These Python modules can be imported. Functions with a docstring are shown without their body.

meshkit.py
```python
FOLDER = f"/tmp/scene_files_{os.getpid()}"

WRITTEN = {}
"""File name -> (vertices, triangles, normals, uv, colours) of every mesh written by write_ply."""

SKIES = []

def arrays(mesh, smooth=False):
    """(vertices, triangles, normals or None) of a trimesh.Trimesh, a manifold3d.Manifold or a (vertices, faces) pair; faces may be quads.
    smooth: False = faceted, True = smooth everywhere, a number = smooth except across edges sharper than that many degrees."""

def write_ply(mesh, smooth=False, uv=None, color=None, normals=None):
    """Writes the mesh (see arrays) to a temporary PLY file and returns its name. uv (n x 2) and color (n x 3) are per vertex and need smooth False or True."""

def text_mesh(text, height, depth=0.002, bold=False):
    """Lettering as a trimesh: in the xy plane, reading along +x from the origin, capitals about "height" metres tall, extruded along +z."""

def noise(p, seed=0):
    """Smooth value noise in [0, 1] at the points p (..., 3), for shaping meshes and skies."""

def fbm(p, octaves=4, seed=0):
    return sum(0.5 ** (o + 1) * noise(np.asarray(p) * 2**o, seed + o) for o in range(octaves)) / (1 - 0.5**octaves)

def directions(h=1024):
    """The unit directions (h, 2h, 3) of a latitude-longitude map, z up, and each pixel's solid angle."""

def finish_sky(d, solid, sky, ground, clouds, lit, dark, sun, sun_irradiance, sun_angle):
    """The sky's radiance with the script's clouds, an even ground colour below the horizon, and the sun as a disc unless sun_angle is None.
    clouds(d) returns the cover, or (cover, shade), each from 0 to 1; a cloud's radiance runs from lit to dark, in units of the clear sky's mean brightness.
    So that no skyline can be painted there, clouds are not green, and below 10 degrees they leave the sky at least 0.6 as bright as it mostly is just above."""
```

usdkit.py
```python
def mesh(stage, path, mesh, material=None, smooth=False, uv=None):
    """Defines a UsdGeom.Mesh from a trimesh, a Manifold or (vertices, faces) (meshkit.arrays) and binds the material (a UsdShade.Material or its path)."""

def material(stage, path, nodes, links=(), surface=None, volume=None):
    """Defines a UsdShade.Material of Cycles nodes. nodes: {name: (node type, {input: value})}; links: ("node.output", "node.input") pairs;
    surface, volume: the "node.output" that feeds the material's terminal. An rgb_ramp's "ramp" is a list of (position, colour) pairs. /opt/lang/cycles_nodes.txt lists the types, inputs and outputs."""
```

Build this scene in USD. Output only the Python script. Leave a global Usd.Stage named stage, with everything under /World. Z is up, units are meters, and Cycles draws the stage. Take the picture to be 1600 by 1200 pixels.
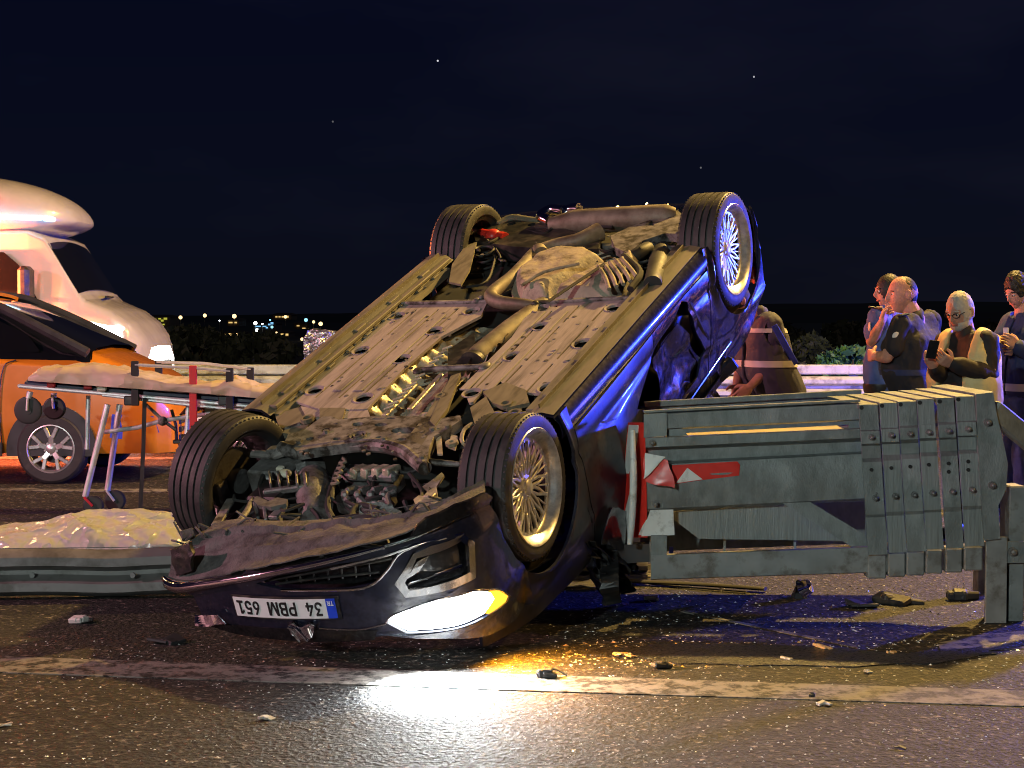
import math, random
import numpy as np, trimesh, usdkit, meshkit
import manifold3d as m3
from pxr import Usd, UsdGeom, UsdLux, UsdShade, Gf, Sdf
from shapely.geometry import Polygon, Point, LineString, MultiPolygon, box as sbox
from shapely.ops import unary_union
from shapely import affinity

stage = Usd.Stage.CreateInMemory()
UsdGeom.SetStageUpAxis(stage, 'Z')
UsdGeom.Xform.Define(stage, '/World')
UsdGeom.Scope.Define(stage, '/World/Looks')
rng = np.random.default_rng(11)
random.seed(5)
A = np.array
# ---------------------------------------------------------------- camera
F, HY, H = 2646.3, 490.0, 1.45          # focal length in photo pixels, horizon row, eye height
PIT = math.atan((600 - HY) / F)
cam = UsdGeom.Camera.Define(stage, '/World/Camera')
cam.AddTranslateOp().Set(Gf.Vec3d(0, 0, H))
cam.AddRotateXOp().Set(90 - math.degrees(PIT))
cam.CreateHorizontalApertureAttr(36.0)
cam.CreateVerticalApertureAttr(27.0)
cam.CreateFocalLengthAttr(36.0 * F / 1600)
cam.CreateClippingRangeAttr(Gf.Vec2f(0.1, 20000))
cam.CreateExposureAttr(0.0)

def ray(px, py):
    u, v = (px - 800) / F, (600 - py) / F
    return A([u, math.cos(PIT) + v * math.sin(PIT), -math.sin(PIT) + v * math.cos(PIT)])
def at(px, py, Y):
    d = ray(px, py)
    return A([0, 0, H]) + d * Y / d[1]
def gnd(px, py, z=0.0):
    d = ray(px, py)
    return A([0, 0, H]) + d * (z - H) / d[2]

# ---------------------------------------------------------------- sky, moon, lamps
SUN_EL, SUN_ROT = 0.6, math.atan2(0.45, 0.7)
def dome():
    d = UsdLux.DomeLight.Define(stage, '/World/sky')
    nodes = {
        'tc': ('texture_coordinate', {}),
        'sky': ('sky_texture', {'sky_type': 'single_scattering', 'sun_disc': False, 'sun_elevation': SUN_EL, 'sun_rotation': SUN_ROT}),
        'sx': ('separate_xyz', {}),
        'grad': ('rgb_ramp', {'ramp': [(0.0, (.030, .034, .060)), (0.5, (.030, .038, .085)), (.53, (.026, .036, .105)), (.60, (.015, .023, .105)), (.75, (.012, .016, .085)), (1, (.010, .013, .07))]}),
        'mr': ('map_range', {'from_min': -1.0, 'from_max': 1.0, 'to_min': 0.0, 'to_max': 1.0}),
        'dim': ('mix_color', {'blend_type': 'multiply', 'fac': 1.0, 'b': (.0006, .0006, .0008)}),
        'mapc': ('mapping', {'scale': (1, 1, 3.2)}),
        'cl': ('noise_texture', {'scale': 4.5, 'detail': 5.0, 'roughness': .5}),
        'clr': ('rgb_ramp', {'ramp': [(.50, (0, 0, 0)), (.78, (.030, .030, .046))]}),
        'add': ('mix_color', {'blend_type': 'add', 'fac': 1.0, 'use_clamp': False}),
        'add2': ('mix_color', {'blend_type': 'add', 'fac': 1.0, 'use_clamp': False}),
        'bg': ('background_shader', {'strength': 0.10}),
    }
    links = [('tc.generated', 'sx.vector'), ('sx.z', 'mr.value'), ('mr.result', 'grad.fac'), ('sky.color', 'dim.a'),
             ('tc.generated', 'mapc.vector'), ('mapc.vector', 'cl.vector'), ('cl.fac', 'clr.fac'),
             ('grad.color', 'add.a'), ('dim.result', 'add.b'), ('add.result', 'add2.a'), ('clr.color', 'add2.b')]
    last = 'add2.result'
    for i, (px, py, s) in enumerate([(684, 95, 7.0), (1178, 120, 4.0), (1095, 262, 1.2), (520, 190, 1.0)]):   # stars
        r = ray(px, py); r = r / np.linalg.norm(r)
        nodes[f'sd{i}'] = ('vector_math', {'math_type': 'distance', 'vector2': tuple(r)})
        nodes[f'sl{i}'] = ('math', {'math_type': 'less_than', 'value2': .00055})
        nodes[f'sm{i}'] = ('mix_color', {'blend_type': 'mix', 'b': (s, s, s * 1.1), 'use_clamp_result': False})
        links += [('tc.generated', f'sd{i}.vector1'), (f'sd{i}.value', f'sl{i}.value1'), (f'sl{i}.value', f'sm{i}.fac'), (last, f'sm{i}.a')]
        last = f'sm{i}.result'
    links.append((last, 'bg.color'))
    m = usdkit.material(stage, '/World/Looks/night_sky', nodes, links, surface='bg.background')
    UsdShade.MaterialBindingAPI.Apply(d.GetPrim()).Bind(m)
    d.GetPrim().SetCustomDataByKey('kind', 'structure')
dome()
moon = UsdLux.DistantLight.Define(stage, '/World/moon_light')
moon.CreateIntensityAttr(0.012); moon.CreateAngleAttr(0.5); moon.CreateNormalizeAttr(True); moon.CreateColorAttr(Gf.Vec3f(.85, .9, 1))
dv = A([math.sin(SUN_ROT) * math.cos(SUN_EL), math.cos(SUN_ROT) * math.cos(SUN_EL), math.sin(SUN_EL)])
q = Gf.Rotation(Gf.Vec3d(0, 0, 1), Gf.Vec3d(*dv))
moon.AddOrientOp(UsdGeom.XformOp.PrecisionDouble).Set(Gf.Quatd(q.GetQuat()))

def lamp(name, pos, color, inten, r=.12, cone=None, aim=None):
    l = UsdLux.SphereLight.Define(stage, '/World/' + name)
    l.AddTranslateOp().Set(Gf.Vec3d(*map(float, pos)))
    if cone:
        sh = UsdLux.ShapingAPI.Apply(l.GetPrim()); sh.CreateShapingConeAngleAttr(cone); sh.CreateShapingConeSoftnessAttr(.7)
        l.AddOrientOp(UsdGeom.XformOp.PrecisionDouble).Set(Gf.Quatd(Gf.Rotation(Gf.Vec3d(0, 0, -1), Gf.Vec3d(*map(float, aim))).GetQuat()))
    l.CreateRadiusAttr(r); l.CreateNormalizeAttr(True); l.CreateIntensityAttr(inten); l.CreateColorAttr(Gf.Vec3f(*color))
LAMP_BACK = A([5.3, 14.6, 8.6])      # sodium street lamp behind the wreck, right of the frame
LAMP_FRONT = A([-6.0, -9.0, 5.6])    # street lamp behind the camera
LAMP_LEFT = A([-14.0, 24.0, 8.6])    # next sodium lamp of the row, left of the frame
lamp('street_lamp_light', LAMP_BACK - [0, 0, .25], (1, .62, .16), 2900, .16)
lamp('street_lamp_light_001', LAMP_FRONT - [0, 0, .25], (.84, 1, .96), 1500, .16)
lamp('street_lamp_light_002', LAMP_LEFT - [0, 0, .25], (1, .60, .22), 700, .16)
LAMP_RIGHT = A([10.5, 8.8, 8.6])     # third sodium lamp, right of the frame
lamp('street_lamp_light_003', LAMP_RIGHT - [0, 0, .25], (1, .56, .12), 800, .16)
BLUE = A([7.8, 14.0, 2.1]); MAUVE = A([-11.0, 7.0, 4.0])
lamp('blue_beacon_light', BLUE, (.03, .06, 1), 1150, .16)
lamp('red_beacon_light', (-7.2, 16.7, 1.85), (1, .15, .04), 2500, .10)
lamp('beacon_light', MAUVE, (1, .40, .50), 1150, .16)

# ---------------------------------------------------------------- helpers
_names = {}
def numbered(parent, name):
    k = (parent, name); n = _names.get(k, 0); _names[k] = n + 1
    return name if n == 0 else f'{name}_{n:03d}'
def tag(p, label=None, cat=None, group=None, kind=None):
    for k, v in (('label', label), ('category', cat), ('group', group), ('kind', kind)):
        if v: p.SetCustomDataByKey(k, v)
    return p
def thing(name, label, cat, loc=(0, 0, 0), rotz=0.0, group=None, mtx=None):
    x = UsdGeom.Xform.Define(stage, '/World/' + numbered('/World', name))
    if mtx is not None:
        x.AddTransformOp().Set(Gf.Matrix4d(*A(mtx).T.ravel().tolist()))
    else:
        x.AddTranslateOp().Set(Gf.Vec3d(*map(float, loc)))
        if rotz: x.AddRotateZOp().Set(float(math.degrees(rotz)))
    return tag(x.GetPrim(), label, cat, group)
def copy_of(src, loc, rotz, label, group=None, scale=None, rotx=0):
    nm = src.GetName()
    x = UsdGeom.Xform.Define(stage, '/World/' + numbered('/World', nm))
    x.AddTranslateOp().Set(Gf.Vec3d(*map(float, loc))); x.AddRotateZOp().Set(float(math.degrees(rotz)))
    if rotx: x.AddRotateXOp().Set(float(math.degrees(rotx)))
    if scale is not None: x.AddScaleOp().Set(Gf.Vec3f(*map(float, np.broadcast_to(scale, 3))))
    p = x.GetPrim()
    # the source keeps its own xform ops; the copy overrides them by its own xformOpOrder
    p.GetReferences().AddInternalReference(src.GetPath()); p.SetInstanceable(True)
    tag(p, label, src.GetCustomDataByKey('category'), group or src.GetCustomDataByKey('group'))
    return p

def R3(rx=0, ry=0, rz=0):
    cx, sx, cy, sy, cz, sz = math.cos(rx), math.sin(rx), math.cos(ry), math.sin(ry), math.cos(rz), math.sin(rz)
    return A([[cz, -sz, 0], [sz, cz, 0], [0, 0, 1]]) @ A([[cy, 0, sy], [0, 1, 0], [-sy, 0, cy]]) @ A([[1, 0, 0], [0, cx, -sx], [0, sx, cx]])
def frame(d, up=(0, 0, 1)):
    d = A(d, float); d = d / np.linalg.norm(d)
    u = np.cross(up, d)
    if np.linalg.norm(u) < 1e-4: u = np.cross((1, 0, 0), d)
    u /= np.linalg.norm(u)
    return np.stack([d, u, np.cross(d, u)], 1)      # columns: along, side, up
def smooth_path(pts, n=6):
    p = A(pts, float)
    if len(p) < 3: return p
    e = np.vstack([2 * p[0] - p[1], p, 2 * p[-1] - p[-2]])
    out = []
    for i in range(1, len(e) - 2):
        t = np.linspace(0, 1, n, endpoint=False)[:, None]
        a, b, c, d = e[i - 1], e[i], e[i + 1], e[i + 2]
        out.append(.5 * (2 * b + (c - a) * t + (2 * a - 5 * b + 4 * c - d) * t ** 2 + (3 * b - a - 3 * c + d) * t ** 3))
    return np.vstack(out + [p[-1:]])
class B:
    def __init__(s): s.v, s.f, s.n = [], [], 0
    def add(s, v, f=None, T=None, R=None, c=None):
        if f is None:
            if hasattr(v, 'to_mesh'):
                mm = v.to_mesh(); v, f = A(mm.vert_properties[:, :3]), A(mm.tri_verts)
            elif isinstance(v, B): v, f = v.get()
            else: v, f = A(v.vertices), A(v.faces)
        v, f = A(v, float), A(f, int)
        if f.ndim == 2 and f.shape[1] == 4: f = np.vstack([f[:, [0, 1, 2]], f[:, [0, 2, 3]]])
        if T is not None: v = v @ A(T)[:3, :3].T + A(T)[:3, 3]
        if R is not None: v = v @ A(R).T
        if c is not None: v = v + A(c)
        s.v.append(v); s.f.append(f + s.n); s.n += len(v); return s
    def get(s):
        return np.vstack(s.v), np.vstack(s.f)
    def box(s, c, size, bev=0.0, R=None):
        h = A(size, float) / 2
        if bev <= 0:
            m = trimesh.creation.box(size)
            return s.add(m, R=R, c=c)
        b = min(bev, h.min() * .9)
        pts = []
        for sx in (-1, 1):
            for sy in (-1, 1):
                for sz in (-1, 1):
                    for k in range(3):
                        q = h - b; q[k] = h[k]; pts.append(q * [sx, sy, sz])
        return s.add(trimesh.convex.convex_hull(A(pts)), R=R, c=c)
    def bar(s, p, q, w, hgt, bev=.004, up=(0, 0, 1)):
        p, q = A(p, float), A(q, float); Rm = frame(q - p, up)
        return s.box((p + q) / 2, (np.linalg.norm(q - p), w, hgt), bev, Rm)
    def tube(s, pts, r, sides=10, cap=True, smooth=0, flat=1.0, up=None):
        p = A(pts, float)
        if smooth: 
            rr = np.broadcast_to(r, (len(p),)); k = np.linspace(0, 1, len(p)); p = smooth_path(p, smooth)
            r = np.interp(np.linspace(0, 1, len(p)), k, rr)
        r = np.broadcast_to(r, (len(p),))
        t = np.gradient(p, axis=0); t /= np.linalg.norm(t, axis=1, keepdims=True) + 1e-12
        a = A(up, float) if up is not None else (A([0, 0, 1.]) if abs(t[0, 2]) < .9 else A([1., 0, 0]))
        rings = []
        for i in range(len(p)):
            a = a - t[i] * (a @ t[i]); a /= np.linalg.norm(a) + 1e-12
            b = np.cross(t[i], a); ang = np.arange(sides) * 2 * np.pi / sides
            rings.append(p[i] + r[i] * (np.cos(ang)[:, None] * a * flat + np.sin(ang)[:, None] * b))
        v = np.vstack(rings); f = []
        for i in range(len(p) - 1):
            for j in range(sides):
                k = (j + 1) % sides
                f.append([i * sides + j, i * sides + k, (i + 1) * sides + k, (i + 1) * sides + j])
        f = A(f); f = np.vstack([f[:, [0, 1, 2]], f[:, [0, 2, 3]]])
        if cap:
            n0 = len(v); v = np.vstack([v, p[:1], p[-1:]]); L = (len(p) - 1) * sides
            f = np.vstack([f, [[n0, (j + 1) % sides, j] for j in range(sides)], [[n0 + 1, L + j, L + (j + 1) % sides] for j in range(sides)]])
        return s.add(v, f)
    def cyl(s, p, q, r, sides=16, r2=None):
        return s.tube([p, q], [r, r if r2 is None else r2], sides)
    def rev(s, prof, sides=32, axis='y', c=(0, 0, 0), R=None, closed=False):
        pr = A(prof, float); ang = np.arange(sides) * 2 * np.pi / sides       # prof: (radius, along)
        n = len(pr)
        ca, sa = np.cos(ang), np.sin(ang)
        r, h = pr[:, 0], pr[:, 1]
        X, Z, Y = r[None] * ca[:, None], r[None] * sa[:, None], np.broadcast_to(h[None], (sides, n))
        v = np.stack({'y': [X, Y, Z], 'x': [Y, X, Z], 'z': [X, Z, Y]}[axis], -1).reshape(-1, 3)
        f = []
        for i in range(sides):
            j = (i + 1) % sides
            for k in range(n if closed else n - 1):
                l = (k + 1) % n
                f.append([i * n + k, i * n + l, j * n + l, j * n + k])
        return s.add(v, A(f), R=R, c=c)
    def ext(s, poly, h, T=None, R=None, c=None, maxe=None):
        for g in getattr(poly, 'geoms', [poly]):
            if g.area < 1e-9: continue
            m = trimesh.creation.extrude_polygon(g, h, engine='earcut')
            s.add(m, T=T, R=R, c=c)
        return s
    def grid(s, P, closed_u=False, thick=0.0):
        P = A(P, float); n, m = P.shape[:2]
        idx = np.arange(n * m).reshape(n, m); a, b, c, d = idx[:-1, :-1], idx[1:, :-1], idx[1:, 1:], idx[:-1, 1:]
        f = np.stack([a, b, c, d], -1).reshape(-1, 4)
        if closed_u: f = np.vstack([f, np.stack([idx[-1, :-1], idx[0, :-1], idx[0, 1:], idx[-1, 1:]], -1).reshape(-1, 4)])
        v = P.reshape(-1, 3)
        if thick:
            gu, gv = np.gradient(P, axis=0), np.gradient(P, axis=1)
            nn = np.cross(gu, gv); nn /= np.linalg.norm(nn, axis=-1, keepdims=True) + 1e-12
            v2 = (P - nn * thick).reshape(-1, 3); N = n * m
            f2 = f[:, ::-1] + N
            loop = list(idx[0, :]) + list(idx[1:, -1]) + list(idx[-1, -2::-1]) + list(idx[-2:0, 0])
            loop = A(loop); nx = np.roll(loop, -1)
            sidef = np.stack([loop, nx, nx + N, loop + N], -1)
            v = np.vstack([v, v2]); f = np.vstack([f, f2, sidef])
        return s.add(v, f)
    def ell(s, c, r, R=None, sub=2):
        m = trimesh.creation.icosphere(sub); return s.add(A(m.vertices) * A(r), A(m.faces), R=R, c=c)
    def hull(s, pts): return s.add(trimesh.convex.convex_hull(A(pts, float)))
    def noise(s, amp, scale, seed=0, dirs=(1, 1, 1)):
        v, f = s.get()
        d = np.stack([meshkit.fbm(v * scale + 17.3 * k, 3, seed + k) - .5 for k in range(3)], -1) * 2
        s.v, s.f = [v + d * amp * A(dirs)], [f]; return s
    def out(s, name, material, parent=None, smooth=False, label=None, kind=None):
        if not s.v: return None
        if name in SPLIT and parent is not None:
            first = None
            for v, f in pieces(*s.get()):
                q = B(); q.add(v, f); o = q.put(name, material, parent, smooth, label, kind); first = first or o
            return first
        return s.put(name, material, parent, smooth, label, kind)
    def put(s, name, material, parent=None, smooth=False, label=None, kind=None):
        base = str(parent.GetPath()) if parent is not None else '/World'
        m = usdkit.mesh(stage, base + '/' + numbered(base, name), s.get(), MATS[material], smooth=smooth)
        return tag(m.GetPrim(), label, kind=kind)
SPLIT = set('''front_bracket control_arm shield_rib torn_clip roof_pillar bumper_clip coil_spring rubber_bush brake_hose hose intake_runner subframe_mount tail_pipe link_bracket
grille_bar hole_rim chrome_trim drilled_hole badge_bar bent_door_frame rear_cross_tube suspension_arm front_panel_edge resonator_cap intake_backing window_pillar edge_rail damper wiring_loom exhaust_manifold
engine_bay floor_pan rear_link alternator lamp_trim pinch_weld grille gearbox battery_box battery_bracket cylinder_cover'''.split())
def pieces(v, f):
    """the separate pieces of a mesh; pieces whose boxes touch stay together"""
    from scipy.sparse import coo_matrix
    from scipy.sparse.csgraph import connected_components
    n, lab = connected_components(coo_matrix((np.ones(len(f) * 2), (np.r_[f[:, 0], f[:, 1]], np.r_[f[:, 1], f[:, 2]])), (len(v), len(v))), directed=False)
    fl = lab[f[:, 0]]; ids = np.unique(fl); bb = {i: (v[lab == i].min(0) - .004, v[lab == i].max(0) + .004) for i in ids}
    par = {i: i for i in ids}
    def find(i):
        while par[i] != i: i = par[i]
        return i
    for i in ids:
        for j in ids:
            if i < j and (bb[i][0] <= bb[j][1]).all() and (bb[j][0] <= bb[i][1]).all(): par[find(j)] = find(i)
    root = A([find(i) for i in fl])
    for r in np.unique(root):
        ff = f[root == r]; u, inv = np.unique(ff, return_inverse=True); yield v[u], inv.reshape(-1, 3)
def sub_mesh(poly, h, maxe):
    m = trimesh.creation.extrude_polygon(poly, h, engine='earcut')
    v, f = trimesh.remesh.subdivide_to_size(m.vertices, m.faces, maxe, max_iter=12)
    v, f = v, f
    mm = trimesh.Trimesh(v, f, process=True); mm.merge_vertices(); return A(mm.vertices), A(mm.faces)
def ramp2(a, b, n): return [A(a) + (A(b) - A(a)) * t for t in np.linspace(0, 1, n)]

# ---------------------------------------------------------------- materials
MATS = {}
def mat(name, col, rough=.5, metal=0.0, var=.15, scale=7.0, bump=0.0, bscale=60.0, coat=0.0, spec=.5, dirt=None, dscale=3.0, dlo=.5, dhi=.65, emit=None, strength=0.0, trans=0.0, rvar=0.1, stretch=None, bdist=.01, crumple=0.0, obj=False):
    col = A(col, float)
    n = {'g': ('geometry', {}), 'n1': ('noise_texture', {'scale': scale, 'detail': 4.0, 'roughness': .6}),
         'r1': ('rgb_ramp', {'ramp': [(.3, tuple(np.clip(col * (1 - var), 0, 1))), (.7, tuple(np.clip(col * (1 + var), 0, 1)))]}),
         'p': ('principled_bsdf', {'metallic': metal, 'roughness': rough, 'specular_ior_level': spec, 'coat_weight': coat, 'coat_roughness': .04})}
    vec = 'g.position'
    L = []
    if obj: n['tc'] = ('texture_coordinate', {}); vec = 'tc.object'
    if stretch is not None:
        n['mp'] = ('mapping', {'scale': tuple(stretch)}); L.append((vec, 'mp.vector')); vec = 'mp.vector'
    L += [(vec, 'n1.vector'), ('n1.fac', 'r1.fac')]
    c = 'r1.color'
    if dirt is not None:
        n['n2'] = ('noise_texture', {'scale': dscale, 'detail': 6.0, 'roughness': .65})
        n['r2'] = ('rgb_ramp', {'ramp': [(dlo, (0, 0, 0)), (dhi, (1, 1, 1))]})
        n['mx'] = ('mix_color', {'b': tuple(dirt)})
        L += [(vec, 'n2.vector'), ('n2.fac', 'r2.fac'), ('r2.color', 'mx.fac'), (c, 'mx.a')]; c = 'mx.result'
    L.append((c, 'p.base_color'))
    if rvar:
        n['mr'] = ('map_range', {'from_min': .3, 'from_max': .7, 'to_min': max(.02, rough - rvar), 'to_max': min(1, rough + rvar)})
        L += [('n1.fac', 'mr.value'), ('mr.result', 'p.roughness')]
    if crumple:
        n['vo'] = ('voronoi_texture', {'scale': crumple, 'feature': 'f1'}); n['wn'] = ('noise_texture', {'scale': crumple * .8, 'detail': 2.0}); n['wm'] = ('mix_vector', {'fac': .25}); n['b'] = ('bump', {'strength': .9, 'distance': .06})
        L += [(vec, 'wn.vector'), (vec, 'wm.a'), ('wn.color', 'wm.b'), ('wm.result', 'vo.vector'), ('vo.distance', 'b.height'), ('b.normal', 'p.normal')]
    elif bump:
        n['nb'] = ('noise_texture', {'scale': bscale, 'detail': 4.0}); n['b'] = ('bump', {'strength': bump, 'distance': bdist})
        L += [(vec, 'nb.vector'), ('nb.fac', 'b.height'), ('b.normal', 'p.normal')]
    if emit is not None: n['p'][1].update(emission_color=tuple(emit), emission_strength=strength)
    if trans: n['p'][1]['transmission_weight'] = trans
    MATS[name] = usdkit.material(stage, '/World/Looks/' + name, n, L, surface='p.BSDF')
def glow(name, col, strength):
    MATS[name] = usdkit.material(stage, '/World/Looks/' + name, {'e': ('emission', {'color': tuple(col), 'strength': strength})}, [], surface='e.emission')
def pane(name, tint=(.6, .65, .7), ior=1.5, rough=.02):
    MATS[name] = usdkit.material(stage, '/World/Looks/' + name, {'t': ('transparent_bsdf', {'color': tint}), 'g': ('glossy_bsdf', {'color': (1, 1, 1), 'roughness': rough}), 'f': ('fresnel', {'IOR': ior}), 'm': ('mix_closure', {})},
                                 [('f.fac', 'm.fac'), ('t.BSDF', 'm.closure1'), ('g.BSDF', 'm.closure2')], surface='m.closure')
# ---- material table
def asphalt():
    n = {'g': ('geometry', {}), 'v': ('voronoi_texture', {'scale': 44.0, 'randomness': 1.0}), 'n1': ('noise_texture', {'scale': 36.0, 'detail': 5.0, 'roughness': .75}),
         'n2': ('noise_texture', {'scale': .55, 'detail': 5.0}), 'vc': ('voronoi_texture', {'scale': 44.0}), 'vs': ('separate_color', {}), 'vr': ('rgb_ramp', {'ramp': [(0, (.16, .16, .16)), (.6, (.55, .55, .55)), (.85, (1.1, 1.07, 1.02)), (1, (3.6, 3.4, 3.1))]}), 'mul2': ('mix_color', {'blend_type': 'multiply', 'fac': 1.0, 'use_clamp': False}), 'n3': ('noise_texture', {'scale': 60.0, 'detail': 3.0, 'roughness': .6}),
         'r1': ('rgb_ramp', {'ramp': [(.42, (.004, .004, .004)), (.52, (.022, .021, .020)), (.62, (.12, .115, .105))]}),
         'r2': ('rgb_ramp', {'ramp': [(.3, (.65, .65, .66)), (.7, (1.2, 1.15, 1.08))]}),
         'mul': ('mix_color', {'blend_type': 'multiply', 'fac': 1.0, 'use_clamp': False}),
         'rr': ('map_range', {'from_min': .3, 'from_max': .7, 'to_min': .58, 'to_max': .92}),
         'hadd': ('math', {'math_type': 'multiply_add', 'value2': .55}), 'bump': ('bump', {'strength': .9, 'distance': .014}),
         'p': ('principled_bsdf', {'specular_ior_level': .36})}
    L = [('g.position', 'v.vector'), ('g.position', 'n1.vector'), ('g.position', 'n2.vector'), ('g.position', 'n3.vector'), ('n1.fac', 'r1.fac'), ('n2.fac', 'r2.fac'),
         ('r1.color', 'mul.a'), ('r2.color', 'mul.b'), ('g.position', 'vc.vector'), ('vc.color', 'vs.color'), ('vs.r', 'vr.fac'), ('mul.result', 'mul2.a'), ('vr.color', 'mul2.b'), ('mul2.result', 'p.base_color'), ('n1.fac', 'rr.value'), ('rr.result', 'p.roughness'),
         ('v.distance', 'hadd.value1'), ('n3.fac', 'hadd.value3'), ('hadd.value', 'bump.height'), ('bump.normal', 'p.normal')]
    MATS['asphalt'] = usdkit.material(stage, '/World/Looks/asphalt', n, L, surface='p.BSDF')
    # worn road paint: asphalt shows through
    n2 = dict(n)
    n2['w'] = ('noise_texture', {'scale': 9.0, 'detail': 9.0, 'roughness': .72}); n2['wr'] = ('rgb_ramp', {'ramp': [(.44, (1, 1, 1)), (.53, (0, 0, 0))]})
    n2['pc'] = ('rgb_ramp', {'ramp': [(.3, (.10, .097, .09)), (.7, (.24, .225, .20))]}); n2['mx'] = ('mix_color', {})
    n2['bump'] = ('bump', {'strength': .45, 'distance': .006})
    L2 = [x for x in L if x[1] != 'p.base_color'] + [('g.position', 'w.vector'), ('w.fac', 'wr.fac'), ('n2.fac', 'pc.fac'), ('wr.color', 'mx.fac'), ('pc.color', 'mx.a'), ('mul.result', 'mx.b'), ('mx.result', 'p.base_color')]
    MATS['road_paint'] = usdkit.material(stage, '/World/Looks/road_paint', n2, L2, surface='p.BSDF')
asphalt()
mat('dark_earth', (.03, .032, .02), .95, var=.4, scale=.2)
mat('hill', (.012, .016, .012), 1, var=.4, scale=.02)
mat('car_paint', (.014, .016, .034), .26, .35, var=.12, scale=30, coat=1.0, rvar=.04, dirt=(.10, .085, .06), dscale=5, dlo=.62, dhi=.80)
mat('car_paint_dull', (.010, .011, .024), .36, .15, var=.15, scale=30, coat=.18, rvar=.06, dirt=(.09, .08, .06), dscale=5, dlo=.55, dhi=.78)
mat('black_plastic', (.012, .012, .013), .45, var=.3, scale=20, dirt=(.06, .05, .04), dscale=9)
mat('dusty_plastic', (.28, .235, .22), .80, var=.22, scale=4, dirt=(.085, .07, .06), dscale=2.6, dlo=.50, dhi=.74, bump=.08, bscale=60, stretch=(.8, 7, 2), obj=True)
mat('dusty_shield', (.10, .09, .09), .85, var=.3, scale=9, dirt=(.035, .03, .03), dscale=11, dlo=.45, dhi=.65, bump=.5, bscale=90)
mat('underbody_dark', (.016, .015, .014), .8, var=.4, scale=8, dirt=(.05, .042, .03), dscale=6, dlo=.55, dhi=.75)
mat('under_paint', (.15, .13, .09), .68, var=.2, scale=5, dirt=(.06, .05, .036), dscale=4, dlo=.54, dhi=.72, stretch=(1, 5, 2), obj=True)
mat('heat_shield', (.52, .46, .34), .42, .35, var=.25, scale=14, dirt=(.14, .11, .07), dscale=8, dlo=.45, dhi=.7, bump=.5, bscale=30)
mat('exhaust_metal', (.20, .17, .125), .6, .45, var=.3, scale=10, dirt=(.10, .07, .045), dscale=8, dlo=.45, dhi=.7)
mat('tank_plastic', (.34, .28, .20), .7, var=.3, scale=6, dirt=(.08, .06, .04), dscale=8, dlo=.48, dhi=.68, bump=.3, bscale=50)
mat('cast_metal', (.19, .185, .18), .55, .55, var=.25, scale=16, dirt=(.07, .06, .05), dscale=12, dlo=.48, dhi=.68, bump=.3, bscale=80)
mat('steel_arm', (.20, .185, .175), .6, .3, var=.4, scale=14, dirt=(.035, .028, .022), dscale=12, dlo=.46, dhi=.6)
mat('tyre_rubber', (.022, .021, .022), .62, var=.25, scale=18, dirt=(.055, .05, .045), dscale=10, dlo=.52, dhi=.75, bump=.15, bscale=150)
mat('chrome', (.80, .80, .82), .09, 1, var=.04, scale=20, rvar=.04)
mat('polished_rim', (.84, .84, .84), .32, .85, var=.06, scale=20, rvar=.06)
mat('rim_spoke', (.86, .86, .86), .38, .75, var=.1, scale=20, rvar=.05)
mat('grille_black', (.008, .008, .009), .25, var=.2, scale=20, coat=.4)
mat('car_glass', (.006, .007, .009), .06, var=.05, coat=.6, rvar=.02)
mat('plate_white', (.74, .74, .74), .45, var=.05)
mat('plate_blue', (.01, .05, .55), .45, var=.05)
mat('ink_black', (.012, .012, .012), .5, var=.05)
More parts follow.
